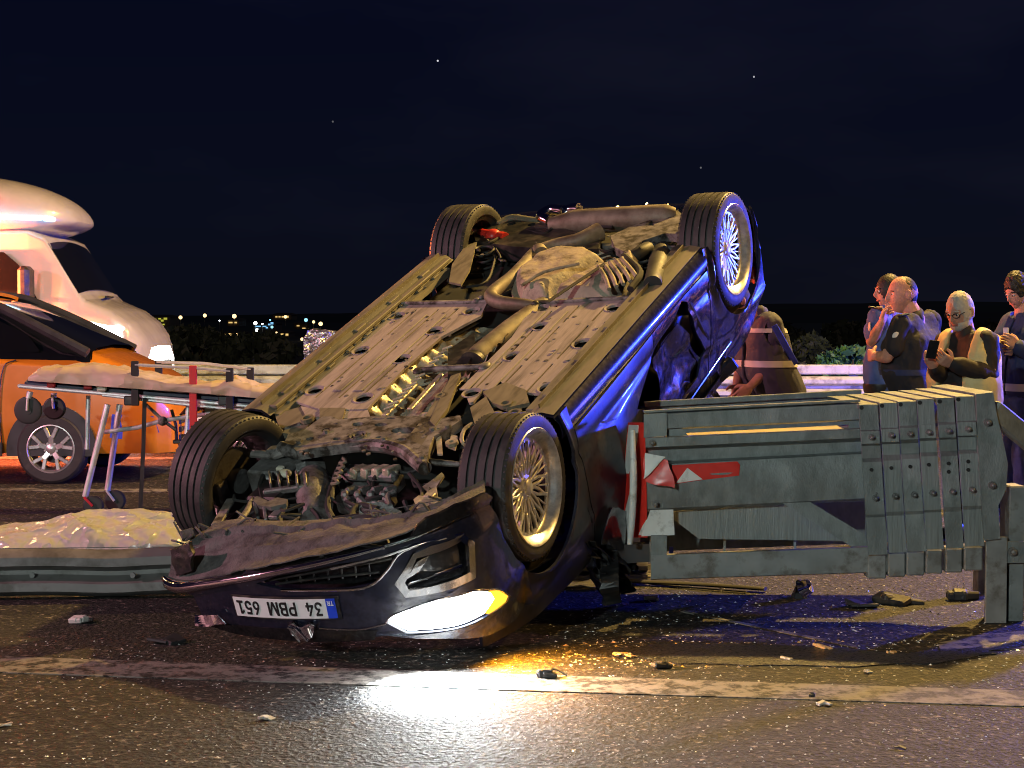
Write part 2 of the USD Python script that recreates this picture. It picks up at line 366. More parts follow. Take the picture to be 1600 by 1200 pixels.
mat('white_print', (.8, .8, .8), .5, var=.03)
glow('headlight_glow', (.90, .97, 1), 10)
glow('headlight_core', (.90, .97, 1), 2300)
glow('indicator_glow', (1, .42, .03), 2.6)
glow('drl_glow', (.95, .98, 1), 9)
mat('galvanised', (.215, .235, .23), .52, .35, var=.24, scale=6, stretch=(1.6, 1, .8), dirt=(.15, .165, .16), dscale=9, dlo=.45, dhi=.65, bump=.2, bscale=90, rvar=.12)
mat('galvanised_brushed', (.20, .218, .212), .5, .35, var=.22, scale=5, stretch=(26, 1, .9), bump=.25, bscale=18, rvar=.1)
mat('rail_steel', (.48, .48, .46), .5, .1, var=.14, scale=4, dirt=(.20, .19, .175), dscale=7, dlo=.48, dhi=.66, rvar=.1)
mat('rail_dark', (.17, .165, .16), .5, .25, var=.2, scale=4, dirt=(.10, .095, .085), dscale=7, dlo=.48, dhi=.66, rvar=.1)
mat('bolt_steel', (.16, .16, .155), .5, .6, var=.2)
mat('post_steel', (.22, .23, .225), .58, .3, var=.2, scale=8, dirt=(.12, .11, .095), dscale=10)
mat('reflective_red', (.62, .03, .02), .38, var=.12, scale=9, dirt=(.30, .10, .08), dscale=12, dlo=.6, dhi=.7)
mat('reflective_white', (.66, .66, .63), .4, var=.1, scale=9, dirt=(.35, .34, .31), dscale=12, dlo=.55, dhi=.7)
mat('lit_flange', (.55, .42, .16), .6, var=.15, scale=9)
mat('white_sheet', (.42, .41, .36), .30, var=.08, scale=4, rvar=.1, crumple=7.0)
mat('stretcher_sheet', (.46, .36, .27), .5, crumple=4.5, var=.06, scale=6, bump=.35, bscale=26)
mat('aluminium', (.80, .80, .80), .32, .55, var=.06, rvar=.06)
mat('black_rubber', (.018, .018, .018), .6, var=.2)
mat('red_strap', (.50, .015, .02), .6, var=.15, scale=20)
mat('strap_black', (.015, .015, .016), .75, var=.2)
mat('mattress_navy', (.02, .025, .06), .5, var=.15)
mat('cream_plastic', (.62, .58, .46), .5, var=.1)
mat('taxi_orange', (.62, .20, .012), .32, var=.06, scale=5, coat=1, rvar=.04)
mat('wheel_silver', (.55, .55, .55), .35, .7, var=.08)
mat('ambulance_white', (.50, .46, .42), .32, var=.05, scale=3, coat=.8, rvar=.05)
mat('ambulance_stripe', (.60, .03, .02), .4, var=.05)
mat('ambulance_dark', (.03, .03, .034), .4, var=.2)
glow('beacon_white_blue', (.38, .72, 1), 5)
glow('beacon_red', (1, .10, .22), 14)
glow('beacon_blue', (.06, .12, 1), 60)
glow('van_headlight', (.95, .98, 1), 34)
glow('sodium_glow', (1, .62, .2), 30)
mat('foil', (.30, .30, .33), .30, .75, var=.12, scale=9, crumple=9.0)
mat('uniform_black', (.016, .016, .021), .85, var=.25, scale=20, bump=.3, bscale=40)
mat('uniform_navy', (.020, .032, .095), .8, var=.2, scale=20, bump=.3, bscale=40)
mat('uniform_blue', (.06, .11, .34), .8, var=.2, scale=20, bump=.3, bscale=40)
mat('black_shirt', (.017, .013, .015), .75, var=.3, scale=24, bump=.4, bscale=30)
mat('vest_yellow', (.74, .58, .26), .6, var=.08, scale=14, bump=.3, bscale=40)
mat('vest_grey', (.055, .058, .085), .8, var=.2, scale=20, bump=.3, bscale=40)
mat('reflective_stripe', (.62, .61, .58), .4, var=.08)
mat('blue_stripe', (.05, .08, .62), .5, var=.1)
mat('denim', (.05, .08, .22), .85, var=.3, scale=22, bump=.3, bscale=60)
mat('skin', (.47, .25, .175), .6, var=.20, scale=26, spec=.35, bump=.25, bscale=110)
mat('hair_black', (.010, .009, .008), .6, var=.3, scale=60, bump=.2, bscale=90)
mat('hair_grey', (.40, .38, .35), .7, var=.12, scale=60, bump=.2, bscale=90)
mat('lens', (.02, .02, .02), .05, var=.0)
mat('eye_white', (.7, .68, .64), .3, var=.02)
mat('lips', (.38, .13, .10), .5, var=.05)
mat('phone_black', (.012, .012, .014), .2, var=.1)
mat('card_tan', (.38, .26, .12), .6, var=.12)
mat('shoe_black', (.012, .012, .013), .45, var=.2)
mat('leaf_dark', (.008, .018, .010), .7, var=.5, scale=3)
mat('leaf_green', (.025, .10, .045), .65, var=.4, scale=6)
mat('bark', (.05, .04, .03), .9, var=.3)
mat('far_wall', (.14, .12, .10), .9, var=.2)
mat('far_roof', (.08, .05, .04), .9, var=.2)
glow('window_warm', (1, .66, .22), .9)
mat('oil_wet', (.01, .01, .01), .2)
glow('window_yellow', (.9, .85, .10), .5)
glow('window_blue', (.25, .62, 1), 1.1)
glow('far_lamp_warm', (1, .68, .30), 2.4)
glow('far_lamp_white', (.92, .96, 1), 7)
glow('far_lamp_teal', (.35, .80, 1), 1.5)
mat('debris_dark', (.02, .02, .022), .6, var=.4)
mat('debris_pale', (.45, .43, .40), .6, var=.2)
mat('debris_wood', (.42, .30, .16), .7, var=.2)
mat('glass_chip', (.75, .8, .8), .08, var=.05, spec=1.0)
mat('oil_stain', (.014, .013, .013), .35, var=.6, scale=60, rvar=.15, bump=1.0, bscale=70, bdist=.012)

# ---------------------------------------------------------------- the ground and the markings on it
S = lambda o: tag(o, kind='structure')
def sheet(name, pts, z, material, kind='structure', n=1):
    b = B(); b.ext(Polygon(pts).buffer(0), z + .003, c=(0, 0, -.003)); return b.out(name, material, kind=kind)
g = B(); g.grid([[(x, y, 0.0) for y in (-40, 0, 10, 23.4)] for x in (-60, 0, 60)]); g.out('road', 'asphalt', kind='structure')
g = B(); g.grid([[(x, y, -.06 if y < 23 else -.06 - min(1.2, (y - 23) * .05)) for y in (-400, -40.5, 22, 26, 60, 200, 900)] for x in (-900, -61, 61, 900)]); g.out('ground', 'dark_earth', kind='structure')
P2 = lambda *px: [tuple(gnd(*q)[:2]) for q in px]
def strip(name, top, bot, z=.004):
    sheet(name, [tuple(gnd(*q, z)[:2]) for q in top] + [tuple(gnd(*q, z)[:2]) for q in bot[::-1]], z, 'road_paint')
strip('lane_line', [(-700, 984), (0, 1025), (800, 1053), (1600, 1079), (2100, 1097)], [(-700, 1006), (0, 1050), (800, 1078), (1600, 1103), (2100, 1122)])
strip('lane_line', [(-300, 759), (60, 763), (310, 764), (760, 768)], [(-300, 763), (60, 767), (310, 769), (760, 772)])
strip('lane_line', [(-300, 712), (300, 714), (800, 716)], [(-300, 716), (300, 718), (800, 720)])
strip('gore_marking', [(1466, 1004), (1530, 992), (1600, 985), (1900, 962)], [(1470, 1018), (1530, 1017), (1600, 1013), (1900, 1000)])
strip('gore_marking', [(1060, 952), (1338, 1008)], [(1063, 955), (1340, 1012)])
strip('gore_marking', [(985, 897), (1440, 872), (1600, 868)], [(985, 903), (1440, 878), (1600, 875)])
# hills on the far side of the valley
def hill(name, Y, prof, depth, seed):
    xs = np.linspace(-Y * .9, Y * .9, 121); P = []
    for x in xs:
        px = 800 + F * x / Y; top = H + (HY - np.interp(px, [p[0] for p in prof], [p[1] for p in prof])) * Y / F
        top += (meshkit.fbm(A([[x * 14 / Y, seed, 0]]), 4, seed)[0] - .5) * Y * .006
        row = []
        for k, fz in enumerate((-.25, .25, .6, .85, .97, 1.0, .9)):
            row.append((x * (1 + k * .02), Y * (1 + .09 * k) , -Y * .02 + (top + Y * .02) * max(fz, 0) if fz > 0 else -Y * .03))
        P.append(row)
    g = B(); g.grid(P); g.out(name, 'hill', kind='structure')
hill('hill', 420.0, [(-1200, 505), (0, 500), (250, 492), (420, 488), (560, 493), (800, 487), (1150, 472), (1250, 468), (1400, 466), (1600, 462), (2600, 470)], 200, 3)
hill('hill', 170.0, [(-900, 540), (0, 536), (300, 533), (700, 530), (1000, 532), (1600, 530), (2400, 530)], 60, 8)
# ================================================================ the overturned car (local frame: upright car, x forward, y left, front axle at x=0)
def carR(yaw, pit, rol):
    cz, sz, cy, sy, cx, sx = math.cos(yaw), math.sin(yaw), math.cos(pit), math.sin(pit), math.cos(math.pi + rol), math.sin(math.pi + rol)
    return A([[cz, -sz, 0], [sz, cz, 0], [0, 0, 1]]) @ A([[cy, 0, sy], [0, 1, 0], [-sy, 0, cy]]) @ A([[1, 0, 0], [0, cx, -sx], [0, sx, cx]])
CM = carR(-2.0399, .4128, .0142); CO = A([-.7617, 7.6371, -.4649 + H])
CT = np.eye(4); CT[:3, :3] = CM; CT[:3, 3] = CO
def lray(px, py): return CM.T @ (A([0, 0, H]) - CO), CM.T @ ray(px, py)
def loc(px, py, ax, val):
    o, d = lray(px, py); return o + d * (val - o[ax]) / d[ax]
def U(px, py, z=.2): return loc(px, py, 2, z)
def Up(pts, z=.2): return Polygon([tuple(U(*p, z)[:2]) for p in pts]).buffer(0)
def Sp(pts, y=-.9): return [tuple(loc(*p, 1, y)[[0, 2]]) for p in pts]
CURVE = smooth_path([(.60, .70), (.74, .63), (.86, .47), (.935, .2), (.96, -.13), (.94, -.45), (.885, -.69), (.78, -.86), (.64, -.935), (.48, -.955), (.30, -.945)], 8)
CS = np.concatenate([[0], np.cumsum(np.linalg.norm(np.diff(CURVE, axis=0), axis=1))])
def bump_px(px, py):
    """where the photograph's ray meets the vertical bumper skin: (arc length, height)"""
    o, d = lray(px, py); best = None
    for i in range(len(CURVE) - 1):
        a, b = CURVE[i], CURVE[i + 1]; e = b - a
        M2 = A([[d[0], -e[0]], [d[1], -e[1]]])
        if abs(np.linalg.det(M2)) < 1e-9: continue
        t, s = np.linalg.solve(M2, a - o[:2])
        lo, hi = (-1e9 if i == 0 else 0), (1e9 if i == len(CURVE) - 2 else 1)
        if lo <= s <= hi and t > 0 and (best is None or t < best[0]): best = (t, CS[i] + s * (CS[i + 1] - CS[i]), (o + d * t)[2])
    return best[1], best[2]
def bsurf(s, z, w=0.0):
    s = np.asarray(s, float); z = np.asarray(z, float)
    x, y = np.interp(s, CS, CURVE[:, 0]), np.interp(s, CS, CURVE[:, 1])
    e = .03; tx = np.interp(s + e, CS, CURVE[:, 0]) - np.interp(s - e, CS, CURVE[:, 0]); ty = np.interp(s + e, CS, CURVE[:, 1]) - np.interp(s - e, CS, CURVE[:, 1])
    L = np.hypot(tx, ty) + 1e-9; nx, ny = -ty / L, tx / L
    lean = -.30 * np.clip(z - .50, 0, 1) ** 1.3 - .25 * np.clip(.22 - z, 0, 1)
    off = w + lean
    return np.stack([x + nx * off, y + ny * off, z + 0 * s], -1)
def Bp(pts): return Polygon([bump_px(*p) for p in pts]).buffer(0)
def lay(b, poly, w0, w1, maxe=.05):
    for g in getattr(poly, 'geoms', [poly]):
        if g.is_empty or g.area < 1e-6: continue
        v, f = sub_mesh(g, 1.0, maxe)
        b.add(bsurf(v[:, 0], v[:, 1], w0 + (w1 - w0) * v[:, 2]), f)
    return b
def btube(b, pts, r, w=.004, sides=8, sm=4):
    q = A([bump_px(*p) for p in pts])
    return b.tube(bsurf(q[:, 0], q[:, 1], w), r, sides, smooth=sm)
def clampg(b, zmin=.008):
    v, f = b.get(); w = v @ CM.T + CO
    lo = w[:, 2] < zmin; w[lo, 2] = zmin + .004 * rng.random(lo.sum())
    b.v, b.f = [(w - CO) @ CM], [f]; return b
def pillow(b, poly, z0, h, r, maxe=.03, nz=.0, seed=0, skirt=.08):
    """domed moulded pan hanging below z0 (towards -z)"""
    for g in getattr(poly, 'geoms', [poly]):
        v, f = sub_mesh(g, 1.0, maxe)
        bd = g.exterior
        d = A([bd.distance(Point(p[0], p[1])) for p in v]); k = np.sin(np.clip(d / r, 0, 1) * np.pi / 2)
        nzv = (meshkit.fbm(np.column_stack([v[:, :2] * 9, np.full(len(v), seed)]), 3, seed) - .5) * nz
        z = np.where(v[:, 2] < .5, z0 - h * (.25 + .75 * k) + nzv * k, z0 + skirt)
        b.add(np.column_stack([v[:, :2], z]), f)
    return b

car = thing('overturned_car', 'dark blue saloon car lying upside down on its roof with its dusty underbody showing', 'car', mtx=CT)
cp = lambda b, name, m, parent=None, **k: b.out(name, m, car if parent is None else parent, **k)

# ---- wheels -------------------------------------------------------------------------------------------------
def tyre_profile():
    R, W = .326, .235; pr = [(.250, -W * .44), (.262, -W * .50), (.290, -W * .515), (.312, -W * .48)]
    g = [-.062, -.022, .022, .062]
    xs = [-.098]
    for q in g: xs += [q - .0062, q - .005, q + .005, q + .0062]
    xs += [.098]
    for i, x in enumerate(xs):
        dep = .011 if (i - 1) % 4 in (1, 2) and 0 < i < len(xs) - 1 else 0
        pr.append((R - .10 * max(0, abs(x) - .06) ** 1.5 * 10 * .3 - dep, x))
    pr += [(.312, W * .48), (.290, W * .515), (.262, W * .50), (.250, W * .44)]
    return pr
def wheel(cx, cy, cz, side, steer=0.0, camber=0.0):
    """side -1: outside faces -y"""
    Rm = R3(camber, 0, steer); c = A([cx, cy, cz]); o = side
    d = B(); d.rev([(.045, -.02 * o), (.16, -.02 * o), (.16, .005 * o), (.045, .005 * o)], 36, closed=True).cyl((0, -.06 * o, 0), (0, .03 * o, 0), .06, 20)
    d.box((.11, -.02, .02), (.07, .07, .14), .012)
    d.v = [v @ Rm.T + c for v in d.v]
    w = cp(d, 'wheel', 'cast_metal', smooth=35)
    t = B(); t.rev(tyre_profile(), 72)
    for k in range(72):                                                 # shoulder sipes
        for sd in (-1, 1):
            a = k / 72 * 2 * math.pi
            t.box((0, 0, 0), (.006, .026, .010), 0, None); q = t.v[-1]
            t.v[-1] = (q + [.3245 * 0, sd * .098, 0]) @ R3(0, 0, 0).T + [0, 0, .3150]
            t.v[-1] = t.v[-1] @ R3(0, a, 0).T
    t.v = [v @ Rm.T + c for v in t.v]; t.out('tyre', 'tyre_rubber', w, smooth=28)
    r = B(); W = .235
    r.rev([(.252, .110 * o), (.262, .116 * o), (.258, .121 * o), (.247, .116 * o), (.232, .098 * o), (.224, .082 * o), (.214, .074 * o), (.200, .072 * o), (.198, .064 * o), (.213, .060 * o)], 72)
    r.v = [v @ Rm.T + c for v in r.v]; r.out('rim', 'polished_rim', w, smooth=30)
    r = B(); r.rev([(.213, .060 * o), (.222, -.02 * o), (.228, -.09 * o), (.25, -.108 * o)], 48); r.v = [v @ Rm.T + c for v in r.v]; r.out('rim_barrel', 'ambulance_dark', w, smooth=30)
    s = B(); N = 14
    for k in range(N):
        a = k / N * 2 * math.pi
        for da in (-.20, .20):
            P = lambda rr, aa, yy: (rr * math.cos(aa), yy * o, rr * math.sin(aa))
            s.bar(P(.052, a, .058), P(.118, a + da * .55, .066), .015, .016, .003, (0, 1, 0))
            s.bar(P(.116, a + da * .53, .066), P(.205, a + da * 1.25, .070), .0135, .016, .003, (0, 1, 0))
        s.bar(P(.125, a, .064), P(.205, a, .070), .008, .009, .002, (0, 1, 0))
        s.cyl(P(.204, a, .070), P(.204, a, .078), .006, 6)
    s.rev([(.0, .045 * o), (.060, .045 * o), (.060, .062 * o), (.050, .068 * o), (.036, .070 * o), (.036, .078 * o), (.026, .084 * o), (0, .085 * o)], 30)
    for k in range(5):
        a = k / 5 * 2 * math.pi; s.cyl((.046 * math.cos(a), .062 * o, .046 * math.sin(a)), (.046 * math.cos(a), .076 * o, .046 * math.sin(a)), .0065, 6)
    s.v = [v @ Rm.T + c for v in s.v]; s.out('spoke_lattice', 'rim_spoke', w, smooth=30)
wheel(0, -.79, .33, -1, -.03)
wheel(-2.79, -.79, .33, -1)
wheel(.03, .70, .33, 1, .16, -.10)
wheel(-2.79, .80, .33, 1, 0, -.02)

# ---- body sides ---------------------------------------------------------------------------------------------
def side_y(x, z, o):
    x, z = np.asarray(x, float), np.asarray(z, float)
    w = .893 - .30 * np.clip((x - .12) / .75, 0, 1.3) ** 2 - .17 * np.clip((-3.05 - x) / .86, 0, 1.2) ** 2
    y = w - .10 * np.clip(.30 - z, 0, 1) ** 1.2 + .018 * np.sin(np.clip((z - .2) / .7, 0, 1) * np.pi) - .35 * np.clip(z - .80, 0, 1) ** 1.4
    y = y - .012 * np.exp(-((z - .40) / .03) ** 2) + .010 * np.exp(-((z - .74) / .035) ** 2)
    for cx in (0, -2.79):
        rr = np.hypot(x - cx, z - .33); y = y + .022 * np.exp(-((rr - .375) / .03) ** 2)
    if o < 0:                                                            # the struck side is pushed in and creased
        p = np.stack([x * 1.7, z * 2.2, 0 * x], -1); rid = 1 - np.abs(meshkit.fbm(p, 3, 4) - .5) * 4
        m = np.exp(-((x + 1.75) / .62) ** 2 - ((z - .78) / .33) ** 2)
        m2 = np.exp(-((x + .92) / .16) ** 2) * np.clip((z - .38) * 2.2, 0, 1)
        m3 = np.exp(-((x + 2.75) / .5) ** 2 - ((z - .95) / .25) ** 2)
        y = y - m * (.13 + .07 * rid) - m3 * .03 * rid + m2 * (.02 + .03 * rid)
    return o * y
ARCH = unary_union([Point(0, .33).buffer(.372, 32), Point(-2.79, .33).buffer(.368, 32)]).union(sbox(-.37, -.2, .37, .33)).union(sbox(-3.155, -.2, -2.425, .33))
HOLE = Polygon(Sp([(1022, 585), (1030, 560), (1062, 500), (1070, 470), (1080, 472), (1098, 505), (1122, 548), (1118, 590), (1108, 615), (1062, 640), (1010, 640)])).buffer(0)
BODY = Polygon([(.62, .18), (.55, .80), (-.30, .95), (-1.8, .99), (-2.52, 1.05), (-2.75, .93), (-3.05, .80), (-3.20, .72), (-3.21, .40), (-3.20, .22), (-2.4, .165), (-.4, .165)])
def side(o):
    cuts = [(.7, -.46, 'front_fender'), (-.468, -1.52, 'front_door'), (-1.528, -2.36, 'rear_door'), (-2.368, -3.42, 'quarter_panel')]
    for x0, x1, nm in cuts:
        if o > 0 and nm == 'front_fender': continue          # torn off on that side
        poly = BODY.intersection(sbox(x1, 0, x0, 1.1)).difference(ARCH)
        if 'door' in nm: poly = poly.intersection(sbox(-9, .285, 9, 1.1))
        if o < 0: poly = poly.difference(HOLE)
        b = B()
        for g in getattr(poly, 'geoms', [poly]):
            if g.area < .004: continue
            v, f = sub_mesh(g, 1.0, .045)
            y = side_y(v[:, 0], v[:, 1], o) - o * .014 * v[:, 2]
            b.add(np.column_stack([v[:, 0], y, v[:, 1]]), f if o > 0 else f[:, ::-1])
        cp(clampg(b), nm, 'car_paint_dull' if nm.startswith('front') else 'car_paint', smooth=32)
    # sill: rounded box under the doors, with a pinch weld
    b = B(); xs = np.linspace(-2.42, -.36, 40); prof = [(.70, .20), (.74, .168), (.80, .160), (.862, .172), (.886, .205), (.892, .245), (.884, .279)]
    b.grid([[(x, o * y, z) for y, z in prof] for x in xs], thick=.004); cp(b, 'side_sill', 'car_paint', smooth=40)
    b = B(); b.grid([[(x, o * yy, zz - .006) for yy, zz in ((.695, .20), (.738, .167), (.80, .159), (.858, .1705))] for x in np.linspace(-2.41, -.37, 40)], thick=-.001); cp(b, 'sill_underside', 'under_paint', smooth=40)
    b = B(); b.grid([[(x, o * yy, z) for yy, z in ((.765, .163), (.765, .135), (.771, .135), (.771, .163))] for x in np.linspace(-2.38, -.42, 60)])
    b.box((-1.4, o * .715, .175), (1.95, .05, .02), .004)
    for k in range(5): b.box((-.6 - .38 * k, o * .735, .162), (.10, .03, .018), .004)
    cp(b, 'pinch_weld', 'under_paint', smooth=30)
    for cx in ((0, -2.79) if o < 0 else (-2.79,)):                         # liner of the wheel housing
        ang = np.linspace(-.12, math.pi + .12, 26); q = .37
        b = B(); b.grid([[(cx + q * math.cos(a), o * y, .33 + q * math.sin(a)) for y in (.52, .70, .865)] for a in ang], thick=.006)
        cp(b, 'wheel_arch_liner', 'black_plastic', smooth=40)
side(-1); side(1)
# glimpse of the cabin through the crushed rear door: torn door shell, pillar, dark trim
b = B(); xs, zs = np.linspace(-2.75, -1.0, 36), np.linspace(.22, 1.05, 20)
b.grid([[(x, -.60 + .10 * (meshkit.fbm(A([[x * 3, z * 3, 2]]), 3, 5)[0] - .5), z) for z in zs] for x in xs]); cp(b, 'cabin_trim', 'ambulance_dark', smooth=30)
def crumple(b, pts, n, m, amp, seed, sc=6):
    a, c, d, e = [A(p, float) for p in pts]; P = np.zeros((n, m, 3))
    for i, s in enumerate(np.linspace(0, 1, n)):
        for j, t in enumerate(np.linspace(0, 1, m)): P[i, j] = (a * (1 - s) + c * s) * (1 - t) + (e * (1 - s) + d * s) * t
    q = P * sc; P = P + np.stack([meshkit.fbm(q + 9 * k, 3, seed + k) - .5 for k in range(3)], -1) * 2 * amp
    return b.grid(P, thick=.004)
L3 = lambda px, py, y: loc(px, py, 1, y)
b = B(); crumple(b, [L3(1020, 560, -.80), L3(1060, 505, -.86), L3(1115, 600, -.72), L3(1030, 640, -.74)], 14, 12, .05, 21)
cp(b, 'torn_door_skin', 'grille_black', smooth=35)
b = B(); b.tube([L3(1058, 515, -.82), L3(1085, 560, -.78), L3(1110, 605, -.76), L3(1122, 622, -.78)], [.014, .018, .02, .016], 8, smooth=4); b.tube([L3(1075, 470, -.86), L3(1100, 520, -.84), L3(1115, 555, -.80), L3(1120, 590, -.76)], .016, 8, smooth=4)
cp(b, 'bent_door_frame', 'car_paint', smooth=40)
b = B(); b.rev([(.05, 0), (.066, .012), (.05, .024), (.036, .012)], 24, closed=True); b.v = [v * [1.9, 1, .8] for v in b.v]; b.v = [v + L3(1070, 612, -.77) for v in b.v]; cp(b, 'speaker_ring', 'black_plastic', smooth=40)

# ---- greenhouse, bonnet, boot (mostly crushed under the car) ------------------------------------------------
def roof_z(x): return np.interp(x, [-3.55, -2.9, -2.45, -1.9, -1.15, -.35], [.80, .92, 1.10, 1.36, 1.38, .97])
b = B(); P = []
for x in np.linspace(-3.1, -.35, 50):
    zr = roof_z(x); row = []
    for k, t in enumerate(np.linspace(-1, 1, 21)):
        hw = .86 - .26 * np.clip((zr - .95) / .45, 0, 1)
        y = t * hw; z = zr - .06 * abs(t) ** 2.5
        row.append((x, y, z + .05 * (meshkit.fbm(A([[x * 3, y * 3, 7]]), 3, 2)[0] - .5)))
    P.append(row)
b.grid(P, thick=.006); cp(clampg(b), 'roof', 'car_paint', smooth=35)
for o in (-1, 1):
    b = B(); b.grid([[(x, o * (.845 - .24 * t * np.clip((roof_z(x) - .95) / .45, 0, 1)), .955 + (max(roof_z(x) - .05, .96) - .955) * t) for t in (0, .33, .66, 1)] for x in np.linspace(-2.5, -.5, 40)], thick=.004)
    cp(clampg(b), 'side_window', 'car_glass', smooth=40)
    b = B()
    for x0, x1 in ((-1.50, -1.60), (-2.62, -2.35), (-.42, -1.10)): b.bar((x0, o * .865, .95), (x1, o * .625, roof_z(x1) - .04), .05, .09, .012)
    cp(clampg(b), 'roof_pillar', 'car_paint', smooth=30)
b = B(); b.grid([[(x, y, .80 + .15 * np.clip((.7 - x) / 1.05, 0, 1) - .05 * (y / .8) ** 2) for y in np.linspace(-.74, .62, 21)] for x in np.linspace(.15, -.35, 16)], thick=.006); cp(clampg(b), 'bonnet', 'car_paint', smooth=40)
b = B(); b.grid([[(x, y, .84 - .03 * (y / .8) ** 2) for y in np.linspace(-.72, .72, 13)] for x in np.linspace(-3.05, -3.34, 8)], thick=.006); cp(b, 'boot_lid', 'car_paint', smooth=40)
# rear bumper with its inward lower edge (uppermost now) and clips
RC = smooth_path([(-3.165, -.885), (-3.24, -.85), (-3.31, -.72), (-3.35, -.40), (-3.36, 0), (-3.35, .40), (-3.31, .72), (-3.24, .85), (-3.165, .885)], 6)
def rcurve(ins):
    t = np.gradient(RC, axis=0); t /= np.linalg.norm(t, axis=1, keepdims=True); return RC + np.stack([-t[:, 1], t[:, 0]], 1) * -ins
rows = [(.10, .30), (.08, .26), (.04, .235), (.015, .24), (0, .27), (-.008, .36), (0, .50), (.015, .62), (.03, .72)]
b = B(); b.grid(np.stack([np.column_stack([rcurve(i)[:, 0], rcurve(i)[:, 1], np.full(len(RC), z)]) for i, z in rows], 1), thick=.006); cp(b, 'rear_bumper', 'car_paint', smooth=45)
b = B()
for px, py in ((962, 327), (1008, 322), (1040, 324)): b.box(U(px, py, .21), (.05, .03, .035), .006)
cp(b, 'bumper_clip', 'chrome', smooth=30)
for o in (-1, 1):
    b = B(); b.grid([[(x, o * (y - .005 * (j == 0)), z) for j, (x, y) in enumerate(((-3.20, .86), (-3.27, .80), (-3.31, .66), (-3.33, .48)))] for z in (.60, .64, .68, .72)], thick=.012); cp(b, 'tail_lamp', 'reflective_red', smooth=40)

# ---- underbody ----------------------------------------------------------------------------------------------
b = B(); b.box((-1.75, 0, .335), (2.75, 1.46, .05), .01); b.box((-3.05, 0, .46), (.5, 1.2, .05), .01); b.box((-2.85, 0, .52), (1.1, 1.02, .04), .01); cp(b, 'floor_pan', 'underbody_dark')
b = B(); z1 = .82                                                          # engine bay walls
b.box((-.43, 0, .54), (.04, 1.5, .56)); b.box((-.08, 0, .66), (.72, 1.2, .03)); b.box((.0, .545, .52), (.85, .03, .26)); b.box((.0, -.545, .50), (.85, .03, .28))
cp(clampg(b), 'engine_bay', 'underbody_dark')
def floor_panel(px, holes, ys, x0, x1):
    poly = Up(px).buffer(-.012).buffer(.012)
    poly = poly.difference(unary_union([Point(*U(*h[:2])[:2]).buffer(h[2] if len(h) > 2 else .042) for h in holes]))
    slots = []
    for y in ys:
        x = x0
        while x > x1:
            L = rng.uniform(.35, .8); slots.append(sbox(max(x - L, x1), y - .0055, x, y + .0055)); x -= L + .05
    poly = poly.difference(unary_union(slots))
    b = B(); b.ext(poly, .014, c=(0, 0, .196))
    o = np.sign(np.mean(ys))
    for y in ys[:2]: b.box(((x0 + x1) / 2, y + .055, .1945), ((x0 - x1) * .86, .05, .008), .0035)
    cp(b, 'floor_panel', 'dusty_plastic')
    b = B(); b.ext(Polygon(poly.exterior if poly.geom_type == 'Polygon' else max(poly.geoms, key=lambda g: g.area).exterior).buffer(-.02), .01, c=(0, 0, .232)); cp(b, 'panel_backing', 'underbody_dark')
    b = B()
    for h in holes:
        p = U(*h[:2]); rr = h[2] if len(h) > 2 else .042
        b.rev([(rr - .002, 0), (rr + .008, -.004), (rr + .010, .002), (rr - .002, .012)], 22, axis='z', c=(p[0], p[1], .196), closed=True)
    for k in range(7):
        c = poly.representative_point(); q = A([rng.uniform(x1, x0), rng.choice(ys) + rng.choice([-.06, .06])]); b.cyl((q[0], q[1], .196), (q[0], q[1], .190), .011, 8)
    cp(b, 'hole_rim', 'dusty_plastic', smooth=30)
floor_panel([(836, 474), (986, 464), (982, 496), (950, 527), (865, 618), (800, 612), (774, 590), (735, 634), (728, 618), (774, 566)],
            [(845, 483), (959, 482), (845, 511), (911, 538, .05), (802, 558, .045), (858, 607, .05), (737, 615, .04)], [-.29, -.42, -.58], -.60, -1.70)
floor_panel([(629, 478), (762, 472), (752, 494), (690, 527), (634, 574), (574, 640), (505, 642), (462, 628)],
            [(620, 495), (737, 487), (678, 518), (627, 562, .045), (564, 549), (568, 623, .045), (492, 611)], [.30, .42, .56], -.58, -1.68)
# edge rails beside the panels
b = B()
for o in (-1, 1):
    b.grid([[(x, o * y, z) for y, z in ((.655, .235), (.665, .20), (.705, .196), (.712, .235))] for x in np.linspace(-2.3, -.4, 30)])
    for k in range(9): b.box((-.55 - .2 * k, o * .685, .193), (.06, .022, .012), .003)
cp(b, 'edge_rail', 'under_paint', smooth=30)
b = B(); b.bar(U(625, 474, .19), U(765, 471, .19), .03, .02, .006); b.bar(U(815, 474, .19), U(985, 465, .19), .03, .02, .006)
for px, py in ((745, 470), (752, 466), (836, 474)): b.ell(U(px, py, .185), (.022, .022, .016), sub=1)
cp(b, 'rear_cross_tube', 'steel_arm', smooth=40)
